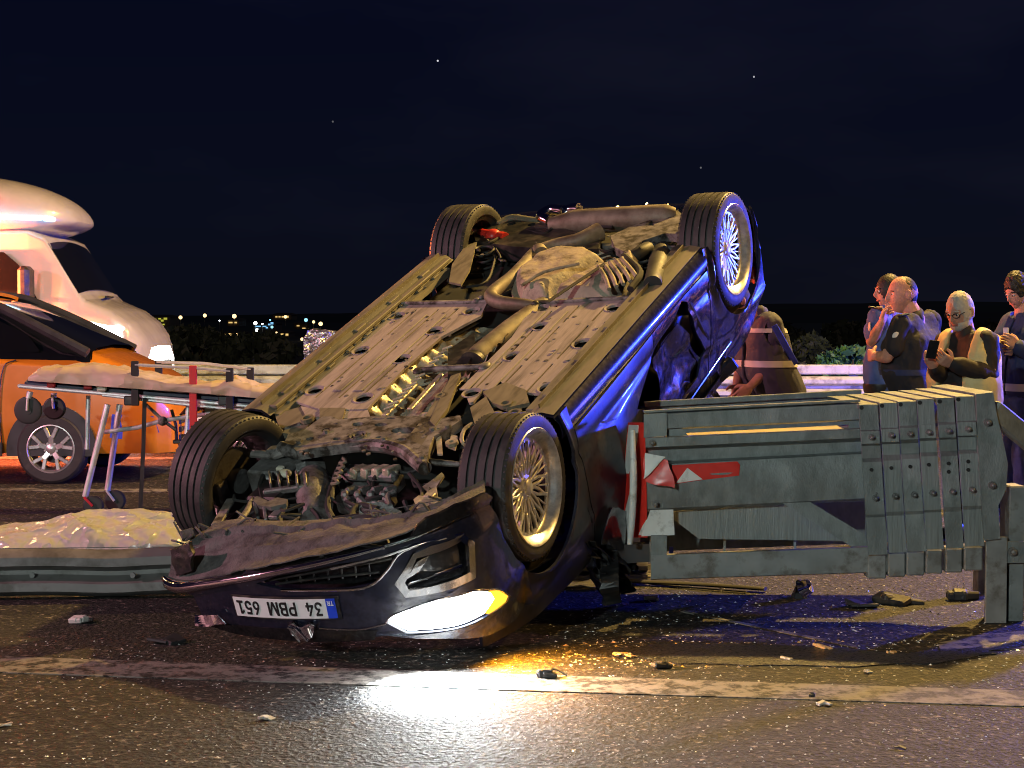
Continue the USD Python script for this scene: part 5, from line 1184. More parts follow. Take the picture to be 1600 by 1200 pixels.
b = B(); b.tube([sa(268, 640, .2), sa(275, 665, .2), sa(276, 690, .2)], .012, 8); b.box(sa(277, 690, .2), (.06, .04, .03), .006); so(b, 'foot_lever', 'black_plastic')

# ---- sheet over a low mound behind the fallen rail ----------------------------------------------------------
def mound():
    c = A([at(140, 860, 10.3)[0], 10.3, 0]); P = []
    for px in np.linspace(-70, 345, 190):
        x = at(px, 850, 10.3)[0]; topy = np.interp(px, [-70, -30, 0, 40, 110, 200, 280, 320, 335], [862, 838, 829, 818, 808, 804, 808, 818, 840]); zt = max(.02, at(px, topy, 10.3)[2]); row = []
        for d in np.linspace(-.52, .42, 56):
            k = max(0, 1 - abs(d / .44) ** 2.4); xx = x - c[0]
            fold = abs(math.sin(xx * 9 + d * 7 + 3 * meshkit.noise(A([[xx * 2, d * 2, 1]]))[0])) ** .6
            w = .030 * (1 - 3.2 * abs(meshkit.noise(A([[xx * 2.6 + d * 2.4, d * 3.2 - xx * 2.2, 2]]), 6)[0] - .5)) + .014 * (1 - 3.2 * abs(meshkit.noise(A([[xx * 6 - d * 5, d * 7 + xx * 3, 5]]), 9)[0] - .5)) - .022 * (.3 + .7 * (d < 0))
            row.append((xx, d, max(.004, zt * k ** .62 + w * min(1, k * 4))))
        P.append(row)
    b = B(); b.grid(P, thick=.003); m = b.out('white_sheet', 'white_sheet', None, smooth=70)
    x = UsdGeom.Xformable(m); x.AddTranslateOp().Set(Gf.Vec3d(*c.tolist()))
    tag(m, 'crinkled white plastic sheet draped over a low mound behind the flattened guardrail', 'sheet')
mound()
# foil-wrapped panel above the far rail
t = thing('wrapped_sign', 'roadside sign board wrapped in crumpled silver foil above the far guardrail', 'sign', (at(505, 600, 20.4)[0], 20.4, 0))
o = A([at(505, 600, 20.4)[0], 20.4, 0]); b = B()
pr = [(478, 575), (474, 548), (480, 516), (487, 513), (533, 519), (535, 575)]
po = Polygon([((at(x, y, 20.4) - o)[0], at(x, y, 20.4)[2]) for x, y in pr]); v, f = sub_mesh(po, .16, .05); b.add(np.column_stack([v[:, 0], v[:, 2] - .08, v[:, 1]]), f); b.noise(.04, 7, 3); b.out('foil_wrap', 'foil', t, smooth=25)
b = B(); b.box((0, 0, .45), (.08, .06, .9), .006); b.out('post', 'post_steel', t)
# ================================================================ people
MF = m3.Manifold
def sph(p, r, n=18): return MF.sphere(float(r), n).translate(list(map(float, p)))
def hull(*pr): return MF.batch_hull([sph(p, r) for p, r in pr])
def chain(pr): return [hull(pr[i], pr[i + 1]) for i in range(len(pr) - 1)]
def uni(ms): return MF.batch_boolean(ms, m3.OpType.Add)
def mesh_of(mf, edge=.018, it=6, noise=0.0, sc=16, seed=0):
    mf = mf.refine_to_length(edge); q = mf.to_mesh(); tm = trimesh.Trimesh(A(q.vert_properties[:, :3]), A(q.tri_verts), process=True)
    if it: trimesh.smoothing.filter_taubin(tm, iterations=it)
    v = A(tm.vertices)
    if noise:
        n = A(tm.vertex_normals); w = meshkit.fbm(v * A([sc, sc, sc * .55]), 3, seed) - .5; v = v + n * (w * 2 * noise)[:, None]
    b = B(); b.add(v, A(tm.faces)); return b
def to_mf(v, f): return MF(m3.Mesh(A(v, dtype=np.float32), A(f, dtype=np.uint32)))
def head_mesh(s=1.0, beard=False):
    m = trimesh.creation.icosphere(4); v = A(m.vertices); x, y, z = v.T
    X, Y, Z = x * .097, y * .073, z * .118
    low = np.clip(-z, 0, 1)
    Y = Y * (1 - .30 * low ** 1.6); X = X * (1 - .10 * low) + .012 * low
    fr = np.clip(x, 0, 1)
    X = X + .026 * np.exp(-(y / .14) ** 2 - ((z + .16) / .16) ** 2) * (fr > .3) + .012 * np.exp(-(y / .10) ** 2 - ((z - .06) / .16) ** 2) * (fr > .3)   # nose
    for o in (-1, 1): X = X - .012 * np.exp(-((y - o * .36) / .17) ** 2 - ((z - .08) / .12) ** 2) * (fr > .3)                                          # eye sockets
    X = X + .006 * np.exp(-(y / .5) ** 2 - ((z - .26) / .08) ** 2) * (fr > .3)                                                                        # brow
    X = X + .006 * np.exp(-(y / .24) ** 2 - ((z + .46) / .06) ** 2) * (fr > .2) - .004 * np.exp(-(y / .24) ** 2 - ((z + .52) / .03) ** 2) * (fr > .2)  # lips
    X = X + .012 * np.exp(-(y / .26) ** 2 - ((z + .80) / .16) ** 2) * (fr > .1)                                                                       # chin
    Z = np.where(z > .6, Z * (1 - .06 * (z - .6)), Z)
    return np.stack([X, Y, Z], 1) * s, A(m.faces)
def hand(w, d, side, r=1.0, curl=.5):
    """palm, four fingers and a thumb. w wrist, d along the hand, side: towards the thumb"""
    w, d, sd = A(w, float), A(d, float), A(side, float); d = d / np.linalg.norm(d); sd = sd - d * (sd @ d); sd /= np.linalg.norm(sd); n = np.cross(d, sd)
    P = lambda a, b_, c: w + (d * a + sd * b_ + n * c) * r
    ms = [hull((P(0, 0, 0), .024 * r), (P(.03, .022, 0), .017 * r), (P(.03, -.022, 0), .016 * r), (P(.082, .030, 0), .013 * r), (P(.078, -.030, 0), .012 * r))]
    for k, (o, L) in enumerate(((.031, .072), (.010, .080), (-.011, .074), (-.031, .058))):
        p0 = P(.082, o, 0); a1, a2, a3 = curl * .7, curl * 1.5, curl * 2.1
        p1 = p0 + (d * math.cos(a1) + n * math.sin(a1)) * L * .45 * r; p2 = p1 + (d * math.cos(a2) + n * math.sin(a2)) * L * .32 * r; p3 = p2 + (d * math.cos(a3) + n * math.sin(a3)) * L * .23 * r
        ms += chain([(p0, .0095 * r), (p1, .0088 * r), (p2, .0082 * r), (p3, .007 * r)])
    t0 = P(.025, .028, .004); t1 = t0 + (d * .5 + sd * .6 + n * .5) * .042 * r; t2 = t1 + (d * .8 + sd * .1 + n * .5) * .030 * r
    return ms + chain([(t0, .014 * r), (t1, .011 * r), (t2, .009 * r)])
def person(label, Y, base_px, J, face, pitch, spec, scale=1.0):
    """J: joints as (px, py, metres behind the plane Y). face: world direction of the face in plan"""
    base = A([at(base_px, 700, Y)[0], Y, 0]); t = thing('person', label, 'person', base)
    q = {k: at(v[0], v[1], Y + (v[2] if len(v) > 2 else 0)) - base for k, v in J.items()}
    s = scale; f = A([face[0], face[1], 0.0]); f /= np.linalg.norm(f); yaw = math.atan2(f[1], f[0])
    HR = R3(0, 0, yaw) @ R3(0, pitch, 0); hc = q['head']
    sl, sr = q['shL'], q['shR']; axis = sl - sr; aw = np.linalg.norm(axis); axis /= aw
    tf = A(spec.get('torso_face', face) + (0,), float); tf /= np.linalg.norm(tf)
    ch = (sl + sr) / 2 + [0, 0, -.12 * s]; hip = q['hip']; wa = ch * .45 + hip * .55
    def torso(g):
        return [MF.batch_hull([sph(ch + axis * .105 * s * k + tf * .012, (.105 + g) * s) for k in (-1, 1)] + [sph((sl + sr) / 2 + axis * k * (aw / 2 - .035), (.052 + g) * s) for k in (-1, 1)]),
                MF.batch_hull([sph(ch + axis * .10 * s * k, (.108 + g) * s) for k in (-1, 1)] + [sph(wa + axis * .085 * s * k + tf * spec.get('belly', .01), (.108 + spec.get('belly', 0) * .6 + g) * s) for k in (-1, 1)]),
                MF.batch_hull([sph(wa + axis * .085 * s * k + tf * spec.get('belly', .01), (.108 + spec.get('belly', 0) * .6 + g) * s) for k in (-1, 1)] + [sph(hip + axis * .085 * s * k, (.112 + g) * s) for k in (-1, 1)])]
    nk = (sl + sr) / 2 + [0, 0, .03]
    def arm(o, g, end='wr', r0=.062, upto=None):
        a, e, w = q['sh' + o], q['el' + o], q['wr' + o]; pr = [(a, (.058 + g) * s), (a * .5 + e * .5, (.050 + g) * s), (e, (.042 + g) * s)]
        if end == 'el': pr[-1] = (a * .30 + e * .70, (.052 + g) * s); pr[1] = (a * .6 + e * .4, (.054 + g) * s)
        else: pr += [(e * .7 + w * .3, (.043 + g) * s), (w * .96 + e * .04, (.029 + g * .9) * s)]
        return chain(pr)
    hv, hf = head_mesh(1.0 * s * spec.get('head', 1.0)); hv = hv @ HR.T + hc
    parts = [to_mf(hv, hf)] + chain([(hc + HR @ A([-.022, 0, -.06]), .055 * s), (nk, .060 * s), (ch, .07 * s)]) + torso(-.02)
    for o in 'LR':
        parts += arm(o, -.002)
        w, e = q['wr' + o], q['el' + o]; parts += hand(w, q.get('hd' + o, w + (w - e)) - w, spec.get('thumb' + o, (0, 0, 1)), 1.0 * s, spec.get('curl', .6))
    legs = {}
    for o, k in (('L', 1), ('R', -1)):
        h = hip + axis * .085 * s * k; kn = q.get('kn' + o, h * [1, 1, .52] + tf * .03); an = q.get('an' + o, A([h[0], h[1], .09])); an = A([an[0], an[1], .09]); legs[o] = (h, kn, an)
        parts += chain([(h, .08 * s), (kn, .052 * s), (an, .036 * s)])
        parts += [hull((an + [0, 0, -.03], .04), (an + tf * .14 + [0, 0, -.055], .03))]
    for o in (-1, 1): parts.append(sph((0, 0, 0), 1, 14).scale([.024, .012, .036]).rotate([0, 0, o * -24]).translate([-.010, o * .078 * s, -.004]).transform(np.column_stack([HR, hc])))
    bd = mesh_of(uni(parts), .02, 3); bp = bd.out('body', 'skin', t, smooth=True)
    # eyes, lips, hair
    for o in (-1, 1):
        b = B(); b.ell(HR @ A([.083, o * .030, .010]) + hc, (.011, .012, .009), HR); e = b.out('eye', 'eye_white', t, smooth=True)
        b = B(); b.ell(HR @ A([.093, o * .030, .009]) + hc, (.004, .006, .006), HR); b.out('pupil', 'ink_black', e, smooth=True)
        b = B(); b.tube([HR @ A([.093, o * .014, .030]) + hc, HR @ A([.094, o * .030, .034]) + hc, HR @ A([.084, o * .048, .029]) + hc], .0045, 6); b.out('eyebrow', spec.get('hair', 'hair_black'), t, smooth=True)
    b = B(); b.ell(HR @ A([.090, 0, -.058]) + hc, (.010, .024, .007), HR); b.out('mouth', 'lips', t, smooth=True)
    if spec.get('hair'):
        hs = spec.get('hair_size', (1.07, 1.07, 1.07)); m = trimesh.creation.icosphere(4); v = A(m.vertices)
        nz = 1 + spec.get('hair_rough', .03) * 2 * (meshkit.fbm(v * 7, 3, 5) - .5)
        vv = v * A([.098 * hs[0], .076 * hs[1], .118 * hs[2]]) * nz[:, None] + A(spec.get('hair_off', (-.008, 0, .010)))
        hm = to_mf(vv, A(m.faces)); cut = MF.cube([.3, .4, .4], True).rotate([0, spec.get('hair_cut', 22), 0]).translate([.15 + spec.get('hair_x', .045), 0, -.2 + spec.get('hair_z', .055)])
        cut2 = MF.cube([.5, .5, .3], True).translate([0, 0, -.15 + spec.get('nape', -.045)]); hm = (hm - cut - cut2).transform(np.column_stack([HR, hc])); b = B(); b.add(hm); b.out('hair', spec['hair'], t, smooth=40)
    if spec.get('glasses'):
        b = B()
        for o in (-1, 1):
            a = np.linspace(0, 2 * math.pi, 20); b.tube([HR @ A([.104 - .006 * math.cos(k), o * (.032 + .021 * math.cos(k)), .008 + .015 * math.sin(k)]) + hc for k in a], .0026, 6); b.tube([HR @ A([.10, o * .053, .012]) + hc, HR @ A([.0, o * .082, .018]) + hc], .0024, 5)
        b.tube([HR @ A([.108, -.011, .012]) + hc, HR @ A([.108, .011, .012]) + hc], .0024, 5); b.out('glasses', 'lens', t, smooth=True)
    if spec.get('beard'):
        m = trimesh.creation.icosphere(3); v = A(m.vertices) * A([.090, .068, .062]) * (1 + .06 * (meshkit.fbm(A(m.vertices) * 9, 3, 3)[:, None] - .5)); hm = to_mf(v @ np.eye(3) + A([.012, 0, -.066]), A(m.faces)); hm = hm - MF.cube([.4, .4, .2], True).translate([0, 0, .052]) - MF.cube([.06, .055, .022], True).translate([.10, 0, -.056])
        b = B(); b.add(hm.transform(np.column_stack([HR, hc]))); b.out('beard', spec['beard'], t, smooth=40)
    # clothes
    sp = torso(.012)
    for o in 'LR': sp += arm(o, .014, 'el' if spec.get('short') else 'wr')
    sp += chain([(nk, .068 * s), (nk + [0, 0, .025], .062 * s)])
    low = MF.cube([3, 3, 2], True).translate([0, 0, float(hip[2] - .10) - 1]); mesh_of(uni(sp) - low, .020, 2, .036, 9, 3).out('shirt', spec['shirt'], t, smooth=55)
    tp = [MF.batch_hull([sph(hip + axis * .085 * s * k + [0, 0, dz], .122 * s) for k in (-1, 1) for dz in (.02, -.05)])]
    for h, kn, an in legs.values(): tp += chain([(h + [0, 0, -.05], .10 * s), (kn, .072 * s), (an + [0, 0, .02], .062 * s)])
    mesh_of(uni(tp) - MF.cube([3, 3, 2], True).translate([0, 0, -1 + .09]), .03, 3, .030, 9, 5).out('trousers', spec['trousers'], t, smooth=55)
    for h, kn, an in legs.values():
        mm = hull((an + [0, 0, -.035], .05), (an + tf * .10 + [0, 0, -.05], .042), (an + tf * .17 + [0, 0, -.058], .034)) - MF.cube([3, 3, 2], True).translate([0, 0, -1]); mesh_of(mm, .03, 1).out('shoe', 'shoe_black', t, smooth=45)
    if spec.get('vest'):
        vs = uni(torso(.034)); front = MF.cube([.5, spec.get('vest_gap', .16), 1.4], True).translate([.25, 0, 0]).transform(np.column_stack([np.stack([tf, axis, A([0, 0, 1.])], 1), (ch + hip) / 2]))
        vs = vs - front - MF.cube([3, 3, 2], True).translate([0, 0, float(hip[2] - spec.get('vest_len', .06)) - 1]) - sph(nk + [0, 0, .05], .10)
        for o in 'LR': vs = vs - hull((q['sh' + o] + axis * .03 * (1 if o == 'L' else -1) + [0, 0, -.03], .075 * s), (q['sh' + o] + axis * .12 * (1 if o == 'L' else -1) + [0, 0, -.06], .09 * s))
        vp = mesh_of(vs, .022, 2, .014, 10, 8).out('vest', spec['vest'], t, smooth=50)
    if spec.get('bands'):
        full = uni(torso(.042) if spec.get('vest') else torso(.016))
        for (za, zb, m) in spec['bands']:
            sl_ = full.trim_by_plane([0, 0, 1], float(hip[2] + za)).trim_by_plane([0, 0, -1], -float(hip[2] + zb))
            if spec.get('vest'): sl_ = sl_ - front
            b = B(); b.add(sl_); b.out('reflective_band', m, t, smooth=40)
    return t, q, HR, hc, (axis, tf, hip, ch, nk)
# older man in an open yellow vest looking at his phone
t, q, HR, hc, ex = person('grey-haired man in glasses, black shirt and open yellow vest looking down at his phone', 10.9, 1512,
    dict(head=(1500, 487, 0), shR=(1480, 532, .13), shL=(1541, 533, -.13), elR=(1474, 588, .0), elL=(1549, 586, -.20), wrR=(1458, 574, -.22), wrL=(1487, 569, -.30), hdR=(1451, 553, -.30), hdL=(1468, 558, -.36), hip=(1514, 622, 0)),
    (-.72, -.70), .34, dict(shirt='black_shirt', trousers='uniform_black', hair='hair_grey', hair_size=(1.06, 1.09, 1.05), hair_z=.045, hair_x=.035, hair_cut=16, nape=-.05, hair_rough=.06, glasses=True, vest='vest_yellow', vest_gap=.20, belly=.05, curl=.9, head=1.04, thumbR=(.5, -.6, .3), thumbL=(-.2, -.5, .6), beard='hair_grey'), 1.0)
ph = thing('phone', 'black phone held up in both hands by the man in the yellow vest', 'phone', at(1457, 546, 10.9 - .36))
b = B(); b.box((0, 0, 0), (.064, .009, .125), .004, R3(-.45, .12, -.5)); b.out('phone_body', 'phone_black', ph); b = B(); b.box(R3(-.45, .12, -.5) @ A([0, .006, .0]), (.058, .002, .112), .001, R3(-.45, .12, -.5)); b.out('phone_screen', 'grille_black', ph)
# bald officer, back half turned, and the one beyond him
t, q, HR, hc, ex = person('bald officer in dark short-sleeved uniform standing side-on beyond the stacked barrier panels', 11.9, 1432,
    dict(head=(1411, 460, 0), shL=(1408, 507, -.17), shR=(1452, 503, .16), elL=(1386, 558, -.20), elR=(1455, 560, .25), wrL=(1366, 556, .02), wrR=(1410, 570, .30), hip=(1432, 612, 0)),
    (-.97, -.12), .10, dict(torso_face=(-.86, .50), shirt='uniform_black', trousers='uniform_black', short=True, belly=.05, head=1.02, hair='hair_black', hair_size=(1.0, 1.02, .99), hair_z=-.015, hair_x=-.055, hair_cut=40, nape=-.055, bands=((.62, .665, 'reflective_stripe'), (.12, .16, 'uniform_navy'))), 1.08)
b = B(); b.ell(q['shL'] * .62 + q['elL'] * .38 + A([-.01, -.066, 0]), (.030, .008, .036)); b.out('arm_patch', 'reflective_stripe', t, smooth=True)
b = B(); b.bar(q['shL'] + [-.02, -.03, .062], q['shL'] + [.05, -.0, .075], .05, .012, .004); b.out('epaulette', 'uniform_navy', t)
b = B(); b.box(ex[2] + A([-.10, -.14, .06]), (.07, .05, .12), .012); b.out('belt_radio', 'black_plastic', t)
t, q, HR, hc, ex = person('officer in blue uniform shirt with one hand raised to his mouth, behind the bald officer', 12.6, 1382,
    dict(head=(1389, 456, .0), shL=(1370, 496, -.17), shR=(1402, 497, .17), elL=(1361, 533, -.20), elR=(1392, 540, .22), wrL=(1378, 503, -.30), wrR=(1375, 520, .0), hdL=(1384, 488, -.26), hip=(1382, 603, 0)),
    (-1, -.1), .08, dict(torso_face=(-.97, .2), shirt='uniform_blue', trousers='uniform_black', short=True, hair='hair_black', hair_size=(1.05, 1.06, 1.06), curl=.8, bands=((-.05, .02, 'black_plastic'),)), 1.0)
b = B(); b.ell(q['shL'] * .6 + q['elL'] * .4 + A([-.045, -.04, 0]), (.010, .028, .036)); b.out('arm_patch', 'reflective_stripe', t, smooth=True)
b = B(); b.box(q['shL'] + [.0, -.02, .066], (.13, .06, .014), .004, R3(0, .2, 0)); b.out('epaulette', 'black_plastic', t); b = B(); b.box(q['shL'] + [.01, -.05, .074], (.05, .01, .012), .003); b.out('epaulette_badge', 'card_tan', t)
b = B(); b.box(ex[2] + A([-.09, -.10, .07]), (.08, .06, .15), .012); b.out('belt_radio', 'black_plastic', t); b = B(); b.box(ex[2] + A([-.07, -.135, .10]), (.03, .012, .035), .003); b.out('radio_lamp', 'reflective_stripe', t)
# man at the right edge reading a board
t, q, HR, hc, ex = person('dark-haired bearded man in navy vest and jeans reading a card at the right edge', 12.5, 1592,
    dict(head=(1591, 457, 0), shR=(1577, 505, .14), shL=(1621, 506, -.14), elR=(1572, 552, .12), elL=(1622, 556, -.22), wrR=(1578, 548, -.18), wrL=(1592, 542, -.30), hdL=(1583, 535, -.32), hip=(1592, 610, 0), knL=(1597, 695, -.05), knR=(1583, 692, .08), anL=(1597, 765, -.05), anR=(1580, 762, .15)),
    (-.86, -.50), .36, dict(shirt='uniform_navy', trousers='denim', hair='hair_black', hair_size=(1.08, 1.08, 1.16), hair_rough=.12, hair_off=(-.006, 0, .026), hair_z=.085, hair_x=.03, nape=-.02, vest='uniform_navy', vest_gap=.02, vest_len=.03, curl=.7, bands=((.0, .055, 'reflective_stripe'),)), 1.03)
b = B(); b.box(ex[3] + ex[1] * .155 + A([-.02, -.02, .06]), (.02, .05, .07), .006, R3(0, 0, .5)); b.out('chest_badge', 'reflective_stripe', t)
cd = thing('paper_card', 'tan card held by the man at the right edge', 'card', at(1574, 536, 12.5 - .26)); b = B(); b.box((0, 0, 0), (.20, .13, .006), .002, R3(.5, .45, .1)); b.out('card_sheet', 'card_tan', cd); b = B(); b.box(R3(.5, .45, .1) @ A([.03, 0, .005]), (.10, .08, .003), .001, R3(.5, .45, .1)); b.out('card_print', 'debris_wood', cd)
# officer leaning beside the rear of the wreck
t, q, HR, hc, ex = person('officer in grey vest with blue stripe leaning down beside the rear of the wreck', 12.0, 1200,
    dict(head=(1150, 470, 0), shR=(1172, 500, .16), shL=(1207, 508, -.16), elL=(1212, 566, -.20), elR=(1160, 560, .16), wrL=(1172, 604, -.22), wrR=(1150, 604, .0), hip=(1216, 612, 0)),
    (-.9, -.3), .4, dict(torso_face=(-.92, -.38), shirt='vest_grey', trousers='uniform_black', short=True, hair='hair_black', vest='vest_grey', vest_gap=.05, bands=((.18, .225, 'reflective_stripe'), (.42, .45, 'reflective_stripe')), belly=.04), 1.05)
b = B(); a_, c_ = q['shL'] + A([-.01, -.135, .0]), ex[2] + A([.09, -.20, .20]); b.bar(a_, c_, .045, .008, .004, (0, 1, 0)); b.out('shoulder_strap', 'blue_stripe', t)
# ================================================================ far side: trees, houses, lamps; street lamps of this road; debris
def street_lamp(name, label, pos, arm_dir, hgt=8.6, group=None, glow_m='sodium_glow'):
    d = A([arm_dir[0], arm_dir[1], 0.0]); d /= np.linalg.norm(d); base = A([pos[0], pos[1], 0]) - d * 1.5
    t = thing(name, label, 'street lamp', base, group=group)
    b = B(); b.tube([(0, 0, 0), (0, 0, .4), (0, 0, hgt - .6)], [.11, .08, .055], 12); b.tube([(0, 0, hgt - .65), d * .15 + [0, 0, hgt - .1], d * 1.1 + [0, 0, hgt + .05]], [.055, .045, .035], 10, smooth=4); b.out('pole', 'post_steel', t, smooth=40)
    b = B(); b.hull([d * x + [-d[1] * y, d[0] * y, hgt + z] for x in (1.1, 1.8) for y in (-.13, .13) for z in (.02, .10)] + [d * 1.45 + [0, 0, hgt + .16]]); b.out('lamp_head', 'post_steel', t, smooth=30)
    b = B(); b.box(d * 1.48 + [0, 0, hgt + .012], (.22, .5, .016), .004, R3(0, 0, math.atan2(d[1], d[0]) - math.pi / 2)); b.out('diffuser', glow_m, t)
street_lamp('street_lamp', 'tall street lamp past the right edge lighting the wreck from behind', LAMP_BACK, (-1, -.1))
street_lamp('street_lamp', 'shorter pale street lamp behind the camera', LAMP_FRONT, (1, .3), hgt=5.6, glow_m='far_lamp_white')
street_lamp('street_lamp', 'tall street lamp past the left edge beyond the taxi', LAMP_LEFT, (1, .1))
street_lamp('street_lamp', 'tall street lamp past the right edge beside the crash barrier', LAMP_RIGHT, (-1, .1))

def leaves(n, c, r, size, seed):
    g = np.random.default_rng(seed); d = g.normal(size=(n, 3)); d /= np.linalg.norm(d, axis=1, keepdims=True); rad = g.uniform(.35, 1, n) ** .5
    lump = .65 + .7 * meshkit.fbm(d * 2.2 + seed, 3, seed); p = A(c) + d * A(r) * (rad * lump)[:, None]
    keep = meshkit.noise(p * 2.2, seed) > .33; p = p[keep]; n = len(p)
    a = g.normal(size=(n, 3)); a /= np.linalg.norm(a, axis=1, keepdims=True); u = np.cross(a, g.normal(size=(n, 3))); u /= np.linalg.norm(u, axis=1, keepdims=True); w = np.cross(a, u)
    s = size * g.uniform(.6, 1.4, n)[:, None]
    v = np.stack([p - u * s, p + w * s * .5, p + u * s, p - w * s * .5], 1).reshape(-1, 3); k = np.arange(n)[:, None] * 4
    return v, np.vstack([np.hstack([k, k + 1, k + 2]), np.hstack([k, k + 2, k + 3])])
def bush(label, px, py_top, py_bot, Y, wpx, m, n, size, seed, cat='shrub', name='shrub'):
    c = at(px, (py_top + py_bot) / 2, Y); base = A([c[0], Y, -.06 - min(1.2, (Y - 23) * .05)]); t = thing(name, label, cat, base)
    r = A([wpx / 2 * Y / F, wpx / 2.4 * Y / F, (py_bot - py_top) / 2 * Y / F]); b = B(); b.add(*leaves(n, c - base, r, size, seed)); b.out('crown' if cat == 'tree' else 'foliage', m, t)
    b = B(); b.tube([(0, 0, 0), (.03, 0, (c - base)[2] * .6), (c - base)], [.06, .05, .02], 8)
    for k in range(4): a = k * 1.7 + seed; b.tube([(0, 0, (c - base)[2] * .5), (c - base) + r * [.5 * math.cos(a), .5 * math.sin(a), .3]], [.03, .008], 6)
    b.out('trunk' if cat == 'tree' else 'stem', 'bark', t, smooth=40)
bush('bright green leafy shrub above the far guardrail left of the officers', 1330, 545, 592, 23.4, 78, 'leaf_green', 1500, .085, 3)
bush('small green shrub at the left foot of the bright green one', 1296, 556, 592, 23.2, 40, 'leaf_green', 500, .075, 6)
bush('dim rounded shrub between the leaning officer and the bright green shrub', 1268, 524, 590, 30, 66, 'leaf_dark', 1500, .10, 9)
for k, (px, top, w, lb) in enumerate(((1225, 505, 120, 'dark broad tree in the night behind the leaning officer'), (1330, 492, 150, 'tall dark tree behind the bright green shrub'), (1440, 500, 130, 'dark tree hidden behind the two officers'), (1560, 498, 150, 'dark tree behind the man at the right edge'))):
    bush(lb, px, top + 8, 590, 78 + 4 * k, w * .8, 'leaf_dark', 2200, .34, 20 + k, 'tree', 'tree')
for k, (px, top, w, lb) in enumerate(((300, 512, 130, 'dark tree left of the town lights above the far guardrail'), (395, 524, 130, 'low dark tree below the blue town lights'), (150, 515, 120, 'dark tree behind the ambulance'), (640, 512, 150, 'dark tree hidden behind the wreck'))):
    bush(lb, px, top, 575, 60, w, 'leaf_dark', 2200, .24, 40 + k, 'tree', 'tree')
# town on the hillside
def far_house(label, px, py, w, h, wins, m, seed):
    Y = 175.0 + seed * 3; k = Y / F; c = at(px, py, Y); t = thing('house', label, 'house', c); dz = 10 * k
    b = B(); b.box((0, 3, -h * k * .5), (w * k, 5, h * k), .03); b.out('wall', 'far_wall', t)
    b = B(); b.hull([(sx * w * k * .55, 3 + sy * 2.9, 0.01) for sx in (-1, 1) for sy in (-1, 1)] + [(sx * w * k * .4, 3, 3.2 * k) for sx in (-1, 1)]); b.out('roof', 'far_roof', t)
    for (x, y, ww, hh) in wins:
        b = B(); b.box((x * k, .46, -y * k), (ww * k, .10, hh * k)); b.out('window', m, t)
far_house('pale block with many yellow lit windows beside the ambulance bonnet', 244, 495, 40, 26, [(-14, 8, 4, 3), (-9, 5, 5, 3), (-3, 4, 3, 2.5), (-8, 10, 3, 2.5), (1, 9, 4, 3), (4, 3, 4, 2.2), (8, 6, 4, 3), (3, 13, 3, 2.5), (13, 3, 5, 3), (-14, 14, 3, 2), (10, 12, 3, 2), (-2, 15, 4, 2.5)], 'window_yellow', 0)
far_house('low house with warm lit windows under the lone white lamp', 363, 500, 18, 10, [(-4, 4, 6, 2), (4, 4, 4, 2)], 'window_warm', 2)
far_house('block with blue lit shop windows in the middle of the town', 412, 506, 36, 14, [(-10, 4, 9, 1.6), (0, 4, 6, 1.4), (8, 1, 4, 2.2), (12, -1, 4, 3.2), (4, 6, 3, 2), (-12, 8, 4, 2)], 'window_blue', 4)
far_house('house with yellow lit wall below the blue shop windows', 360, 520, 34, 14, [(-10, 5, 5, 4), (-2, 3, 4, 5), (3, 6, 3, 5), (9, 5, 4, 3)], 'window_warm', 6)
far_house('lit green-yellow pavilion lowest in the town', 387, 528, 30, 16, [(-4, 6, 7, 9), (3, 8, 6, 6), (8, 11, 4, 5)], 'window_yellow', 7)
far_house('row of small lit windows high on the right of the town', 440, 492, 30, 8, [(-9, 3, 3, 1.8), (-4, 3, 3, 1.6), (2, 3, 5, 2.2), (8, 3, 4, 3)], 'window_warm', 9)
far_house('house with two warm windows right of the blue shop', 438, 520, 26, 10, [(2, 3, 4, 3.5), (9, 3, 5, 3), (-8, 9, 4, 6)], 'window_warm', 8)
far_house('dim house with one lit window beside the wrapped sign', 470, 505, 24, 9, [(-5, 4, 4, 1.6), (4, 8, 5, 1.6)], 'window_warm', 11)
TL = [(282, 496, 3.0, 'warm', 'warm town lamp first on the left above the ambulance bonnet'), (320, 493, 3.0, 'warm', 'warm town lamp second from the left on the skyline'), (366, 494, 3.6, 'warm', 'bright warm town lamp over the low house'),
      (271, 514, 2.8, 'teal', 'bluish town lamp just right of the yellow-windowed block'), (227, 524, 2.8, 'warm', 'warm lamp low at the ambulance bonnet edge'), (399, 505, 3.0, 'white', 'upper white-blue lamp at the blue shop windows'), (402, 517, 3.6, 'white', 'brighter lower white lamp under the blue shop windows'),
      (422, 500, 1.6, 'teal', 'tiny teal lamp right of the blue shop'), (425, 511, 2.2, 'teal', 'small greenish lamp beside the blue shop'), (369, 523, 2.6, 'warm', 'warm lamp in the yellow-walled house'), (432, 521, 2.8, 'warm', 'warm lamp right of the white lamps'), (446, 495, 2.6, 'warm', 'warm lamp at the end of the high window row'),
      (478, 500, 3.0, 'teal', 'teal lamp left above the wrapped sign'), (490, 503, 2.4, 'warm', 'smaller warm lamp in the middle above the wrapped sign'), (501, 506, 3.4, 'warm', 'bright warm lamp right above the wrapped sign'), (472, 530, 2.6, 'warm', 'low warm lamp just left of the wrapped sign'), (410, 506, 1.4, 'white', 'tiny white lamp between the blue shop lamps'), (343, 501, 1.2, 'white', 'faint lamp left of the low house'),
      (1254, 549, 1.0, 'white', 'faint lamp in the dark left of the green shrubs'), (1285, 556, 1.6, 'teal', 'small pale lamp at the edge of the green shrub'), (1285, 547, 1.1, 'teal', 'tiny lamp above the pale lamp at the green shrub'), (1247, 563, .9, 'white', 'faintest lamp low behind the leaning officer')]
